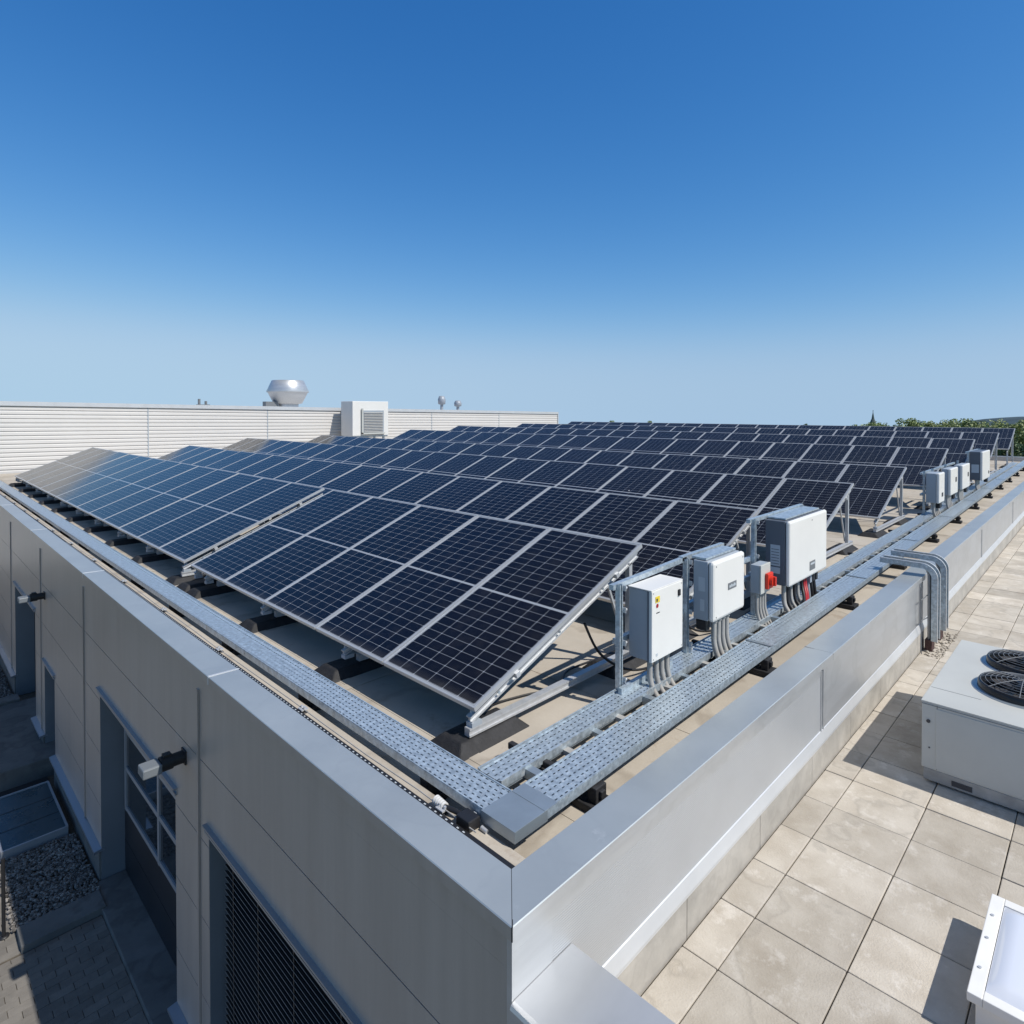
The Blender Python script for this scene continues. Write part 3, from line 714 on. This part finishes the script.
def enclosure(name, x0, x1, y0, y1, z0, z1, body, cover, split, label, cat, bev=.008, cb=.02, group=None):
    # front faces -y ; cover is the front part of the depth
    e = empty(name, ((x0+x1)/2, y1, z0), label, cat, group)
    s = MB(); s.box(x0+.004, x1-.004, y0+split, y1, z0+.004, z1-.004); s.build('body', body, e, bevel=bev)
    s = MB(); s.box(x0, x1, y0, y0+split-.002, z0, z1); s.build('cover', cover, e, bevel=cb)
    return e
def conduits(e, xs, y, z0, y2, z2, r_, m, bend=.03):
    for i, x in enumerate(xs):
        s = MB(); h = z0-z2; b = bend*(1+.25*math.sin(i*2.1)); y2 = max(y2, y-.09); z2 = min(z2, -.13)
        h = z0-z2
        pts = [(x,y,z0), (x,y,z0-h*.3), (x-b*.1,y-.005,z0-h*.55), (x-b*.1,y+(y2-y)*.35,z0-h*.8), (x+b*.2,y+(y2-y)*.85,z2-.005), (x+b*.5,y2-.03,z2-.05)]
        s.tube(cr(pts, 5), r_, 10); s.tube([(x,y,z0-.028),(x,y,z0+.003)], r_*1.35, 8)
        s.build('conduit', m, e)
E1 = empty('control_cabinet', (4.2, 2.66, .17), 'plain white cabinet with a yellow and red warning sticker, nearest of the wall of enclosures', 'cabinet', 'white enclosures on the frames')
s = MB(); s.box(3.985, 4.43, 2.492, 2.655, .172, .700); s.build('body', M['encl_grey'], E1, bevel=.004)
s = MB(); s.box(3.98, 4.435, 2.45, 2.490, .168, .704); s.build('door', M['white'], E1, bevel=.006)
s = MB(); s.box(3.975, 4.44, 2.452, 2.66, .7045, .712); s.build('rain_hood', M['white'], E1, bevel=.003)
s = MB(); s.box(3.9785,3.981,2.475,2.4915,.17,.70); s.build('door_edge', M['encl_dark'], E1)
s = MB(); s.box(4.025, 4.085, 2.4470, 2.4494, .61, .655); st = s.build('warning_sticker', M['yellow'], E1)
s = MB(); s.box(4.035, 4.055, 2.4455, 2.4468, .618, .640); s.build('symbol', M['ink'], st)
s = MB(); s.lathe((0,0,0), [(0,0),(.016,0)], 16); 
s.v = [(4.052+a, 2.4472, .585+b) for a, b, c in s.v]; s.build('warning_sticker', M['redcable'], E1)
s = MB(); s.box(4.04, 4.085, 2.4480, 2.4494, .527, .534); s.build('caption', M['ink'], E1)
s = MB(); s.box(4.355, 4.385, 2.438, 2.4495, .595, .645); s.build('lock', M['black'], E1, bevel=.004)
s = MB(); s.box(4.035, 4.06, 2.4480, 2.4494, .205, .225); s.build('sticker', M['label'], E1)
for x_, z_ in ((4.0,.685),(4.0,.19),(4.415,.685),(4.415,.19)):
    s = MB(); s.tube([(x_,2.4485,z_),(x_,2.4498,z_)], .005, 8); s.build('screw', M['plate'], E1)
conduits(E1, [4.08, 4.17, 4.25, 4.33], 2.53, .17, 2.33, -.06, .021, M['conduit'], .03)
s = MB(); s.tube([(4.40,2.56,.17),(4.40,2.56,-.02),(4.42,2.56,-.1)], .016, 8); s.build('conduit', M['encl_dark'], E1)

E2 = enclosure('inverter', 4.90, 5.52, 2.42, 2.61, .245, .765, M['encl_mid'], M['white'], .055, 'white inverter with rounded front cover and small grey name plate, second enclosure', 'inverter', .008, .028, 'white enclosures on the frames')
s = MB(); s.box(4.92, 5.50, 2.50, 2.63, .768, .785); s.build('top_bracket', M['galv'], E2)
s = MB(); s.box(5.17, 5.335, 2.4160, 2.4195, .475, .535); pl = s.build('name_plate', M['plate'], E2, bevel=.002)
s = MB()
for k, (a, b) in enumerate(((5.19,5.215),(5.222,5.24),(5.247,5.27),(5.277,5.30),(5.306,5.318))): s.box(a, b, 2.4145, 2.4158, .493, .513 + (.006 if k % 2 else 0))
s.build('lettering', M['label'], pl)
s = MB(); s.box(4.9025,4.9040,2.50,2.56,.50,.62); s.box(4.9025,4.9040,2.505,2.545,.33,.43); s.build('sticker', M['label'], E2)
s = MB()
for x, z in ((4.95,.72),(4.95,.285),(5.47,.72)): s.tube([(x,2.418,z),(x,2.421,z)], .007, 8)
s.build('screw', M['plate'], E2)
conduits(E2, [5.03, 5.11, 5.19, 5.27], 2.48, .245, 2.33, -.06, .023, M['conduit'], .05)
s = MB(); s.box(4.93,5.0,2.50,2.60,.15,.243); s.build('plug_block', M['black'], E2, bevel=.01)

E3 = enclosure('inverter', 6.55, 7.70, 2.40, 2.655, .215, .90, M['encl_dark'], M['white'], .05, 'largest white inverter with dark grey sides, third enclosure, behind the red switch', 'inverter', .008, .03, 'white enclosures on the frames')
s = MB(); s.box(6.62, 7.64, 2.47, 2.66, .9025, .918); s.build('top_bracket', M['galv'], E3)
s = MB(); s.box(6.5520,6.5535,2.50,2.60,.42,.64); s.box(6.5520,6.5535,2.50,2.60,.34,.405); s.build('sticker', M['label'], E3)
s = MB()
for k in range(6): s.box(6.5500,6.5516,2.51,2.59,.44+k*.03,.448+k*.03)
s.build('lettering', M['plate'], E3)
s = MB(); s.box(7.13, 7.30, 2.3960, 2.3995, .285, .385); s.build('name_plate', M['plate'], E3, bevel=.002)
s = MB(); s.box(7.15, 7.28, 2.3945, 2.3958, .345, .365); s.build('lettering', M['label'], E3)
s = MB(); s.tube([(7.2,2.398,.84),(7.2,2.401,.84)], .009, 8); s.build('screw', M['plate'], E3)
for i, x in enumerate([6.66,6.76,6.86,6.96,7.06]):
    s = MB(); s.tube(cr([(x,2.5,.22),(x,2.5,.1),(x-.02,2.48,0),(x-.03,2.43,-.07),(x-.05,2.38,-.13)], 5), .024 if i < 2 else .018, 10); s.build('cable', M['black'] if i % 2 else M['conduit'], E3)
for i, x in enumerate([7.16,7.22,7.27]):
    s = MB(); s.tube(cr([(x,2.5,.22),(x,2.49,.1),(x-.08,2.44,.0),(x-.25,2.38,-.06),(x-.42,2.33,-.08)], 6), .017, 10); s.build('cable', M['redcable'] if i else M['black'], E3)
for i, x in enumerate([7.36,7.46,7.55]):
    s = MB(); s.box(x-.03,x+.03,2.46,2.54,.1,.213); s.tube([(x,2.5,.1),(x,2.48,-.08)], .022, 8); s.build('connector', M['black'] if i else M['encl_grey'], E3)
SW = empty('isolator_switch', (6.23, 2.62, .22), 'small grey isolator box with a red rotary switch between the second and third enclosures', 'switch')
s = MB(); s.box(6.11, 6.34, 2.535, 2.625, .215, .50); s.build('box', M['encl_mid'], SW, bevel=.006)
s = MB(); s.box(6.108, 6.342, 2.515, 2.5335, .213, .502); s.build('lid', M['acgrey'], SW, bevel=.005)
s = MB(); s.box(6.20, 6.335, 2.480, 2.5145, .25, .41); s.build('switch_plate', M['red'], SW, bevel=.01)
s = MB(); s.tube([(6.27,2.480,.33),(6.27,2.45,.33)], .05, 16); s.box(6.255,6.285,2.43,2.45,.285,.375); s.build('knob', M['red'], SW)
conduits(SW, [6.14, 6.21, 6.27, 6.33], 2.57, .215, 2.40, -.08, .017, M['conduit'], .02)

# far group
F2 = empty('equipment_frame', (14.8, 2.75, -.2), 'galvanised strut frame carrying the four far enclosures', 'equipment frame', 'frames carrying the enclosures')
for x, z1 in ((14.80,.83),(15.6,.83),(17.0,.83),(18.5,.83),(20.0,.98),(21.8,.98)):
    m_ = MB(); strut(m_, (x,2.78,-.16), (x,2.78,z1)); m_.box(x-.06,x+.06,2.70,2.86,-.198,-.16); m_.build('post', M['galv'], F2)
for a, b in (((14.72,2.82,.78),(18.3,2.82,.78)), ((14.72,2.82,.35),(21.9,2.82,.35)), ((19.95,2.82,.95),(21.9,2.82,.95))):
    m_ = MB(); m_.bar(a, b, .04, .04); m_.build('cross_rail', M['galv'], F2)
for nm, x0, x1, z0, z1, dpt, bd, lab, cat in (
    ('control_cabinet', 14.70,15.22,.20,.80,.23,'encl_mid','white cabinet with mid grey side, nearest in the far group of four enclosures','cabinet'),
    ('inverter', 15.90,16.70,.24,.81,.17,'encl_mid','white inverter second in the far group, just behind the nearest cabinet','inverter'),
    ('inverter', 17.30,18.25,.24,.80,.17,'encl_mid','white inverter third in the far group, before the tall dark sided one','inverter'),
    ('inverter', 20.25,21.55,.21,.97,.30,'encl_dark','tallest white inverter with dark side, last in the far group','inverter')):
    e = enclosure(nm, x0, x1, 2.50, 2.50+dpt, z0, z1, M[bd], M['white'], .06, lab, cat, .008, .02, 'white enclosures on the frames')
    s = MB(); s.box(x1-.30, x1-.16, 2.495, 2.4995, z0+.26, z0+.36) if nm == 'inverter' and dpt < .2 else s.box(x1-.30, x1-.16, 2.495, 2.4995, z0+.12, z0+.20); s.build('name_plate', M['ink'], e)
    if dpt > .25: s = MB(); s.box(x0+.0020,x0+.0035,2.58,2.74,z0+.2,z0+.42); s.build('sticker', M['label'], e)
    conduits(e, [x0+.1+.14*k for k in range(4)], 2.50+dpt*.5, z0, 2.42, -.1, .026, M['conduit'], .03)
    s = MB(); s.box(x1-.3,x1-.1,2.53,2.60,z0-.12,z0-.003); s.build('plug_block', M['black'], e)

# ------------------------------------------------------------------ duct over the right parapet
D = empty('cable_duct', (9.2, 1.55, -.915), 'pair of galvanised cable ducts bending over the right parapet down to the terrace', 'cable duct')
for x0, x1 in ((8.98, 9.14), (9.52, 9.68)):
    cl = []; yv, rad, zt = 1.60, .11, .10
    cl.append((2.16, zt)); cl.append((yv+rad, zt))
    for k in range(1, 8):
        a = math.pi/2*k/8; cl.append((yv+rad-rad*math.sin(a), zt-rad+rad*math.cos(a)))
    cl.append((yv, zt-rad)); cl.append((yv, -.78))
    def off(i, d):
        p = Vector(cl[i]); a = Vector(cl[max(i-1,0)]); b = Vector(cl[min(i+1,len(cl)-1)]); t_ = (b-a).normalized(); nrm = Vector((t_.y, -t_.x)); return p + nrm*d
    def channel(mb_, xa, xb, d0, d1):
        n = len(cl); v = []
        for i in range(n):
            for (x, d) in ((xa,d0),(xb,d0),(xb,d1),(xa,d1)):
                q = off(i, d); v.append((x, q.x, q.y))
        f = []
        for i in range(n-1):
            for k in range(4): f.append((i*4+k, i*4+(k+1) % 4, i*4+4+(k+1) % 4, i*4+4+k))
        f += [(0,3,2,1), (n*4-4,n*4-3,n*4-2,n*4-1)]
        mb_.add(v, f)
    s = MB(); channel(s, x0, x1, 0, .004); channel(s, x0-.004, x0, -.0, .062); channel(s, x1, x1+.004, .0, .062); 
    s.build('duct', M['galv'], D)
    s = MB(); channel(s, x0-.006, x0+.022, .062, .066); channel(s, x1-.022, x1+.006, .062, .066); s.build('lip', M['alu'], D)
    s = MB(); s.tube([(x0+.05,2.1,.125),(x0+.05,1.72,.125),(x0+.05,1.66,.10),(x0+.05,1.635,.02),(x0+.05,1.63,-.9)], .016, 8); s.tube([(x0+.1,2.1,.125),(x0+.1,1.72,.125),(x0+.1,1.655,.10),(x0+.1,1.63,.02),(x0+.1,1.628,-.9)], .014, 8); s.build('cable', M['conduit'], D)
    s = MB(); s.box(x0-.002, x1+.002, yv-.01, yv+.065, -.914, -.775); s.build('dark_end', M['rust'], D, bevel=.004)
s = MB()
s.tube([(8.78,1.675,-.09),(8.78,1.66,-.9)], .005, 6); s.tube([(8.78,1.67,-.25),(8.98,1.64,-.22)], .006, 6); s.tube([(8.78,1.67,-.5),(8.98,1.64,-.5)], .006, 6)
s.build('bracket', M['plate'], D)
mb = MB(); random.seed(3)
stones(8.8, 9.9, 1.46, 1.66, -.922, 150)
tag(mb.build('gravel', M['roof']), kind='stuff')

# ------------------------------------------------------------------ rooftop condenser on the terrace
A = empty('condenser_unit', (5.82, 1.07, -.915), 'large light grey condenser unit with two black top fans on the paved terrace', 'air conditioner')
ax0, ax1, ay0, ay1, azt = 5.80, 7.60, -.35, 1.09, -.262
s = MB(); s.box(ax0, ax1, ay0, ay1, -.80, azt-.012); s.build('cabinet', M['acgrey'], A, bevel=.006)
s = MB(); s.box(ax0-.006, ax1+.006, ay0-.006, ay1+.006, azt-.0115, azt); s.build('lid', M['acgrey'], A, bevel=.004)
s = MB(); s.box(ax0+.003,ax1-.003,ay0+.02,ay1-.012,-.895,-.8005); s.build('base', M['acbase'], A, bevel=.006)
s = MB()
for x in (ax0+.08, ax1-.2):
    for y in (ay0+.1, ay1-.26): s.box(x, x+.12, y, y+.14, -.9145, -.895)
s.build('foot', M['rubber'], A)
s = MB(); s.box(ax0-.0025, ax0-.0003, ay1-.105, ay1-.1, -.79, azt-.02); s.box(ax0-.003, ax0-.0003, ay0, ay1, azt-.028, azt-.024); s.build('panel_joint', M['plate'], A)
s = MB(); s.box(ax0-.004, ax0-.0003, ay1-.094, ay0+.02, -.785, azt-.045); s.build('access_panel', M['acgrey'], A, bevel=.002)
s = MB(); 
for y, z in ((ay1-.045,-.42),): s.tube([(ax0-.008,y,z),(ax0,y,z)], .014, 10)
s.tube([(ax0-.004,ay1-.052,-.63),(ax0,ay1-.052,-.63)], .006, 8); s.build('screw', M['ink'], A)
s = MB(); s.box(ax0-.0015, ax0+.002, ay1-.33, ay1-.20, -.875, -.835); s.build('slot', M['ink'], A)
s = MB(); s.box(6.12,6.124,.75,1.085,azt+.0002,azt+.0015); s.build('lid_joint', M['plate'], A)
def fan(cx_, cy_, r_):
    f = MB(); z = azt
    f.lathe((cx_,cy_,z), [(r_+.012,.0),(r_+.010,.045),(r_,.062),(r_-.014,.056),(r_-.017,.01),(r_-.02,.001)], 48); fo = f.build('fan_ring', M['fan'], A)
    f = MB(); f.lathe((cx_,cy_,z), [(r_+.055,.0005),(r_+.05,.005),(r_+.013,.007)], 48); f.build('flange', M['galv_plate'], fo)
    f = MB(); f.lathe((cx_,cy_,z), [(r_-.016,.004),(0,.004)], 32); f.build('well', M['ink'], fo)
    f = MB()
    for k in range(5):
        a = k*2*math.pi/5
        p = [(.05,a-.25,.012),(.05,a+.25,.035),(r_-.03,a+.42,.045),(r_-.03,a-.15,.012)]
        f.add([(cx_+q*math.cos(b), cy_+q*math.sin(b), z+c) for q,b,c in p], [(0,1,2,3)])
    f.lathe((cx_,cy_,z), [(.06,.01),(.06,.045),(.03,.06),(0,.062)], 16); f.build('fan_blade', M['fan'], fo)
    f = MB()
    for k in range(8):
        q = r_*(k+1)/8.2; h = .058+.05*(1-(q/r_)**2)
        f.tube([(cx_+q*math.cos(2*math.pi*i/40), cy_+q*math.sin(2*math.pi*i/40), z+h) for i in range(40)], .0028, 5, closed=True)
    for k in range(8):
        a = k*math.pi/4; f.tube([(cx_+q*math.cos(a), cy_+q*math.sin(a), z+.06+.05*(1-(q/r_)**2)) for q in [r_*t/6 for t in range(7)]], .0038, 5)
    f.build('guard', M['plate'], fo)
fan(6.50, .52, .29); fan(7.16, .54, .29)

# ------------------------------------------------------------------ skylight
S = empty('skylight', (3.98, .02, -.915), 'white framed skylight with milky dome lying on the terrace paving', 'skylight')
s = MB(); s.box(3.60,4.36,-.42,.45,-.9145,-.745); s.build('upstand', M['kerb_white'], S, bevel=.004)
s = MB()
s.box(3.565,4.395,.42,.48,-.744,-.70); s.box(3.565,4.395,-.46,-.40,-.744,-.70); s.box(3.565,3.625,-.3995,.4195,-.744,-.70); s.box(4.335,4.395,-.3995,.4195,-.744,-.70)
s.build('frame', M['kerb_white'], S, bevel=.004)
s = MB(); N_ = 20; v = []
x0,x1,y0,y1 = 3.628,4.332,-.397,.417
for i in range(N_+1):
    for j in range(N_+1):
        u_, v_ = i/N_, j/N_; h = (1-(2*u_-1)**6)*(1-(2*v_-1)**6); v.append((x0+(x1-x0)*u_, y0+(y1-y0)*v_, -.705+.035*h**.4))
s.add(v, [(i*(N_+1)+j, (i+1)*(N_+1)+j, (i+1)*(N_+1)+j+1, i*(N_+1)+j+1) for i in range(N_) for j in range(N_)], 0, True); s.build('dome', M['dome'], S)
s = MB()
for x in (3.76,4.0,4.2):
    s = MB(); s.tube([(x,.455,-.70),(x,.455,-.695)], .008, 10); s.build('screw', M['alu'], S)

# ------------------------------------------------------------------ far white building
WY = 28.6
K = WY/26.0
W_ = empty('corrugated_hall', (-6, WY, -3.7), 'long white corrugated hall closing the roof on the left behind the rows', 'building')
xa, xb_ = -12.0, 30.74*K
def ztop(x): return 2.05 + (.36 - .0137*(x/K))*K
s = MB(); pts = []; pitch = .155
prof = []
nz_ = int(2.2/pitch)+27
zlist = []
for k in range(nz_):
    for (dy, t) in ((0,.0),(0,.56),(.03,.70),(.03,.86)): zlist.append((dy, (k+t)*pitch))
zlist.append((0, nz_*pitch))
def col(x, n_=len(zlist)):
    zt_ = ztop(x)-.06
    return [(x, WY+dy, zt_-z) for dy, z in zlist]
for a, b in ((xa, xb_),):
    va, vb = col(a), col(b); n_ = len(va)
    s.add(va+vb, [(i, n_+i, n_+i+1, i+1) for i in range(n_-1)])
s.build('corrugated_wall', M['corr'], W_)
s = MB()
for x in (7.6, 12.63, 22.4, 27.9): s.box(x-.02, x+.02, WY-.006, WY+.03, -3.6, ztop(x)-.08)
s.build('wall_seam', M['encl_mid'], W_)
s = MB()
v = []
for x in (xa, xb_):
    z = ztop(x)
    for (dy, dz_) in ((-.05,-.16),(-.05,0),(.35,0),(.35,-.16)): v.append((x, WY+dy, z+dz_))
s.add(v, [(0,4,5,1),(1,5,6,2),(2,6,7,3),(0,1,2,3),(4,7,6,5),(0,3,7,4)]); s.build('parapet_cap', M['flash'], W_)
s = MB(); s.add([(xb_,WY,-3.7),(xb_,WY+14,-3.7),(xb_,WY+14,ztop(xb_)-.2),(xb_,WY,ztop(xb_)-.16)], [(0,1,2,3)]); 
s.add([(xa,WY+.1,ztop(xa)-.3),(xb_,WY+.1,ztop(xb_)-.3),(xb_,WY+14,ztop(xb_)-.3),(xa,WY+14,ztop(xa)-.3)], [(0,1,2,3)])
s.add([(xa,WY,-3.7),(xa,WY,ztop(xa)-.16),(xa,WY+14,ztop(xa)-.2),(xa,WY+14,-3.7)], [(0,1,2,3)]); s.add([(xa,WY+14,-3.7),(xa,WY+14,ztop(xa)-.2),(xb_,WY+14,ztop(xb_)-.2),(xb_,WY+14,-3.7)], [(0,1,2,3)])
s.build('side_wall', M['corr'], W_)
s = MB(); s.box(xb_-.06, xb_+.01, WY-.055, WY-.001, -3.6, ztop(xb_)-.17); s.build('corner_trim', M['flash'], W_)
# wall mounted air handling unit
H_ = empty('air_handling_unit', (17.0, 27.5, .6), 'white boxy ventilation unit with a louvred grille on the wall of the hall', 'ventilation unit')
ux0, ux1, uy0, uy1, uz0, uz1 = 16.2, 18.3, 27.0, 28.1, .80, 2.54
s = MB(); s.box(ux0,ux1,uy0,uy1,uz0,uz1); s.build('casing', M['white'], H_, bevel=.02)
s = MB(); s.box(ux0+.55,ux1-.30,uy0-.04,uy0-.001,uz0+.16,uz1-.46); gf = s.build('grille', M['encl_mid'], H_)
s = MB()
for k in range(13): 
    z = uz0+.22+k*.08; s.prism([(uy0-.045,z),(uy0-.075,z-.03),(uy0-.07,z-.036),(uy0-.041,z-.006)], 'x', ux0+.62, ux1-.36)
s.build('louvre', M['conduit'], gf)
s = MB(); s.box(ux0+.48,ux0+.56,uy0-.10,uy0-.041,uz0+.10,uz1-.36); s.box(ux0+.48,ux1-.26,uy0-.10,uy0-.041,uz0+.08,uz0+.16); s.build('grille_frame', M['acgrey'], H_)
s = MB()
for x in (ux0+.15, ux0+.75, ux1-.25):
    for y in (uy0+.1, uy1-.15): s.box(x, x+.09, y, y+.09, -.2, uz0-.06)
s.box(ux0+.02, ux1-.02, uy0+.04, uy1-.04, uz0-.06, uz0-.002)
s.build('stand', M['galv'], H_)
s = MB(); s.box(ux0+.3, ux1-.15, uy1, WY+.02, uz0+.2, uz1-.3); s.build('wall_duct', M['galv'], H_)
# roof cowl
vz = ztop(15.8)-.3; VC = (15.35, 32.2, vz)
k_ = 32.2/30
V = empty('roof_cowl', VC, 'shiny spun aluminium ventilation cowl on the roof of the white hall', 'ventilation cowl')
s = MB(); zz = 2.05+.28*k_-vz
s.lathe(VC, [(.55,0),(.55,zz+.08)], 32); s.build('neck', M['alu'], V)
s = MB(); s.lathe(VC, [(.60,zz+.08),(.74,zz+.12),(1.05,zz+.74)], 40); s.build('lower_cone', M['alu'], V)
s = MB(); s.lathe(VC, [(1.09,zz+.72),(1.10,zz+.76),(.84,zz+1.33),(.81,zz+1.36),(.5,zz+1.365),(0,zz+1.365)], 40); s.build('hood', M['silver'], V)
s = MB(); s.box(VC[0]-1.35,VC[0]-.7,VC[1]-.3,VC[1]+.1,.3+vz-.1,2.05+.42*k_+.05); s.build('motor_box', M['plate'], V)
for (px, dx_, h, lab) in ((25.9,.0,.95,'taller of two small grey vent pipes on the hall roof'), (27.3,.0,.68,'shorter of two small grey vent pipes on the hall roof')):
    c = (px, 32.0, ztop(px)-.3); vv = empty('vent_pipe', c, lab, 'vent pipe', 'vent pipes on the hall roof')
    s = MB(); s.lathe(c, [(.10,0),(.10,.35+h*.45)], 16); s.build('pipe', M['encl_grey'], vv)
    s = MB(); s.lathe(c, [(.10,.30+h*.4),(.24,.34+h*.4),(.26,.3+h*.75),(.18,.3+h),(0,.32+h)], 16); s.build('cap', M['encl_grey'], vv)
c = (10.4, 31.0, ztop(10.4)-.3); vv = MB(); vv.tube([c, (c[0],c[1],c[2]+.62)], .06, 8); vv.tube([(c[0]+.3,c[1],c[2]),(c[0]+.3,c[1],c[2]+.52)], .06, 8); vv.box(c[0]-.1,c[0]+.45,c[1]-.1,c[1]+.1,c[2],c[2]+.36)
tag(vv.build('vent_stub', M['plate']), 'tiny dark vent stubs on the hall roof left of the cowl', 'vent')

# ------------------------------------------------------------------ countryside
def crown(nl, rx, rz, seed, ls):
    rnd = random.Random(seed); s = MB(); cl = []
    for _ in range(16):
        a = rnd.random()*6.28; q = rx*.75*math.sqrt(rnd.random()); z = rnd.uniform(-.7,.8)
        cl.append((q*math.cos(a)*(1-.35*abs(z)), q*math.sin(a)*(1-.35*abs(z)), rz*z, rnd.uniform(.28,.45)*rx))
    for i in range(nl):
        c = cl[rnd.randrange(len(cl))]
        d = Vector((rnd.gauss(0,1), rnd.gauss(0,1), rnd.gauss(0,1))).normalized()*c[3]*(rnd.random()**.35)
        p = Vector(c[:3])+d; nn = Vector((rnd.gauss(0,1), rnd.gauss(0,1), rnd.gauss(0,1)+.6)).normalized()
        t_ = nn.cross(Vector((rnd.gauss(0,1),rnd.gauss(0,1),rnd.gauss(0,1)))).normalized()*ls*rnd.uniform(.6,1.2); b_ = nn.cross(t_)*.7
        s.add([p-t_, p+b_, p+t_, p-b_], [(0,1,2,3)])
    return s
def make_tree(mt, seed, label, rx=2.6, rz=2.2):
    t_ = empty('tree', (0,0,0), label, 'tree', 'trees beyond the roofs')
    s = MB(); s.tube([(0,0,0),(.05,0,1.2),(0,.08,2.4),(.1,0,3.6)], [.2,.16,.12,.05], 8)
    for a in range(4): s.tube([(0,0,1.6+.2*a),(.7*math.cos(a*1.6),.7*math.sin(a*1.6),2.7+.2*a),(1.3*math.cos(a*1.6),1.3*math.sin(a*1.6),3.5+.2*a)], [.08,.05,.02], 6)
    s.build('trunk', M['bark'], t_, local=True)
    c = crown(1500, rx, rz, seed, .22); c.v = [(a,b,d+3.6) for a,b,d in c.v]; c.build('crown', M[mt], t_, local=True)
    return t_
protos = [make_tree('leaf', 11, 'x'), make_tree('leaf2', 12, 'x', 2.2, 2.5), make_tree('leaf3', 13, 'x', 2.9, 2.0)]
kinds = ['mid green bushy', 'dark green upright', 'yellow green spreading']
# screen azimuth helper only for laying out the distant belt: direction angle from +Y towards +X
def polar(px, d):
    a = math.atan2(px-512, 615) + R(45.5); return (d*math.sin(a), d*math.cos(a))
used_p = [False]*3; i = 0
belt = []
rnd = random.Random(5)
for px in range(838, 1120, 9):
    d = rnd.uniform(105, 150); topy = 421.5 if px < 905 else 418.0
    if px < 870: topy = 422.8
    topz = 2.05 - (topy-411+rnd.uniform(-1.2,1.8))/615*d
    belt.append((px+rnd.uniform(-3,3), d, topz))
for px, d, tz in ((1010,75,-.6),(1032,72,-1.2),(1054,78,-.8),(1085,80,-.8),(990,85,-1.0),(650,260,-3.2),(612,270,-3.5),(805,200,-1.9)): belt.append((px, d, tz))
for px, d, tz in belt:
    k = rnd.choice([0,0,1,2,2]) if d > 90 else 1
    o = copy_tree(protos[k]) if used_p[k] else protos[k]; used_p[k] = True
    x, y = polar(px, d); r_ = math.hypot(x, y); g = gz(r_); hgt = max(3.0, tz-g)
    o.location = (x, y, g-.1); sc_ = hgt/5.9; o.scale = (sc_*1.15, sc_*1.15, sc_); o.rotation_euler = (0,0,rnd.random()*6.28)
    i += 1; place = 'right of the church spire' if px > 880 else 'left of the church spire'
    o['label'] = '%s tree in the distant belt, number %d counted along it, %s' % (kinds[k], i, place)
T_o = [o for o in COL.objects if o.name.startswith('tree') and o.parent is None and not o.name.startswith('tree_')]
def azi(o): return math.atan2(o.location.x, o.location.y)
vis = sorted(T_o, key=azi)
for n_, o in enumerate(vis):
    kind_ = o['label'].split(' tree')[0]
    o['label'] = '%s tree, %s in the distant belt' % (kind_, (ORD[n_]+' from left') if n_ < 22 else (ORD[len(vis)-1-n_]+' from right'))
# church spire
x, y = polar(873, 190); g = gz(190)
ch = empty('church_spire', (x, y, g), 'thin dark church spire rising above the distant tree line', 'church spire')
s = MB(); s.box(x-1.6,x+1.6,y-1.6,y+1.6,g,-2.4); s.build('tower', M['steeple'], ch)
s = MB(); s.lathe((x,y,0), [(1.8,-2.4),(.9,-1.4),(.35,.0),(.08,1.6),(0,1.7)], 8, smooth=False); s.tube([(x,y,1.6),(x,y,2.3)], .07, 6); s.build('spire', M['steeple'], ch)
# wooded hill on the right
s = MB(); N_ = 60; v = []; rn = random.Random(9)
for i in range(N_+1):
    a = R(60) + R(60)*i/N_
    h = -14 + 11.5*math.sin(max(0, min(1, (i-20)/6))*math.pi/2) + rn.uniform(-.5,.5)
    for (d, zz_) in ((640, -16), (690, h-1.5+rn.uniform(-.6,.6)), (760, h+.0), (900, -24)): v.append((d*math.sin(a), d*math.cos(a), zz_))
s.add(v, [(i*4+k, i*4+k+1, (i+1)*4+k+1, (i+1)*4+k) for i in range(N_) for k in range(3)], 0, True)
s.build('hills', M['hill'], kind='structure')
# hedge band
mb = MB(); rn = random.Random(4)
for _ in range(9000):
    a = rn.uniform(math.atan2(960-512,615)+R(45.5), math.atan2(1180-512,615)+R(45.5)); d = rn.uniform(158, 172); q = gz(d)
    p = Vector((d*math.sin(a), d*math.cos(a), q+rn.random()**.7*3.2*(.75+.25*math.sin(a*90)))); 
    t_ = Vector((rn.gauss(0,1),rn.gauss(0,1),rn.gauss(0,1))).normalized()*.35; b_ = t_.cross(Vector((rn.gauss(0,1),rn.gauss(0,1),rn.gauss(0,1)))).normalized()*.25
    mb.add([p-t_,p+b_,p+t_,p-b_], [(0,1,2,3)])
tag(mb.build('hedge', M['leaf2']), kind='stuff')
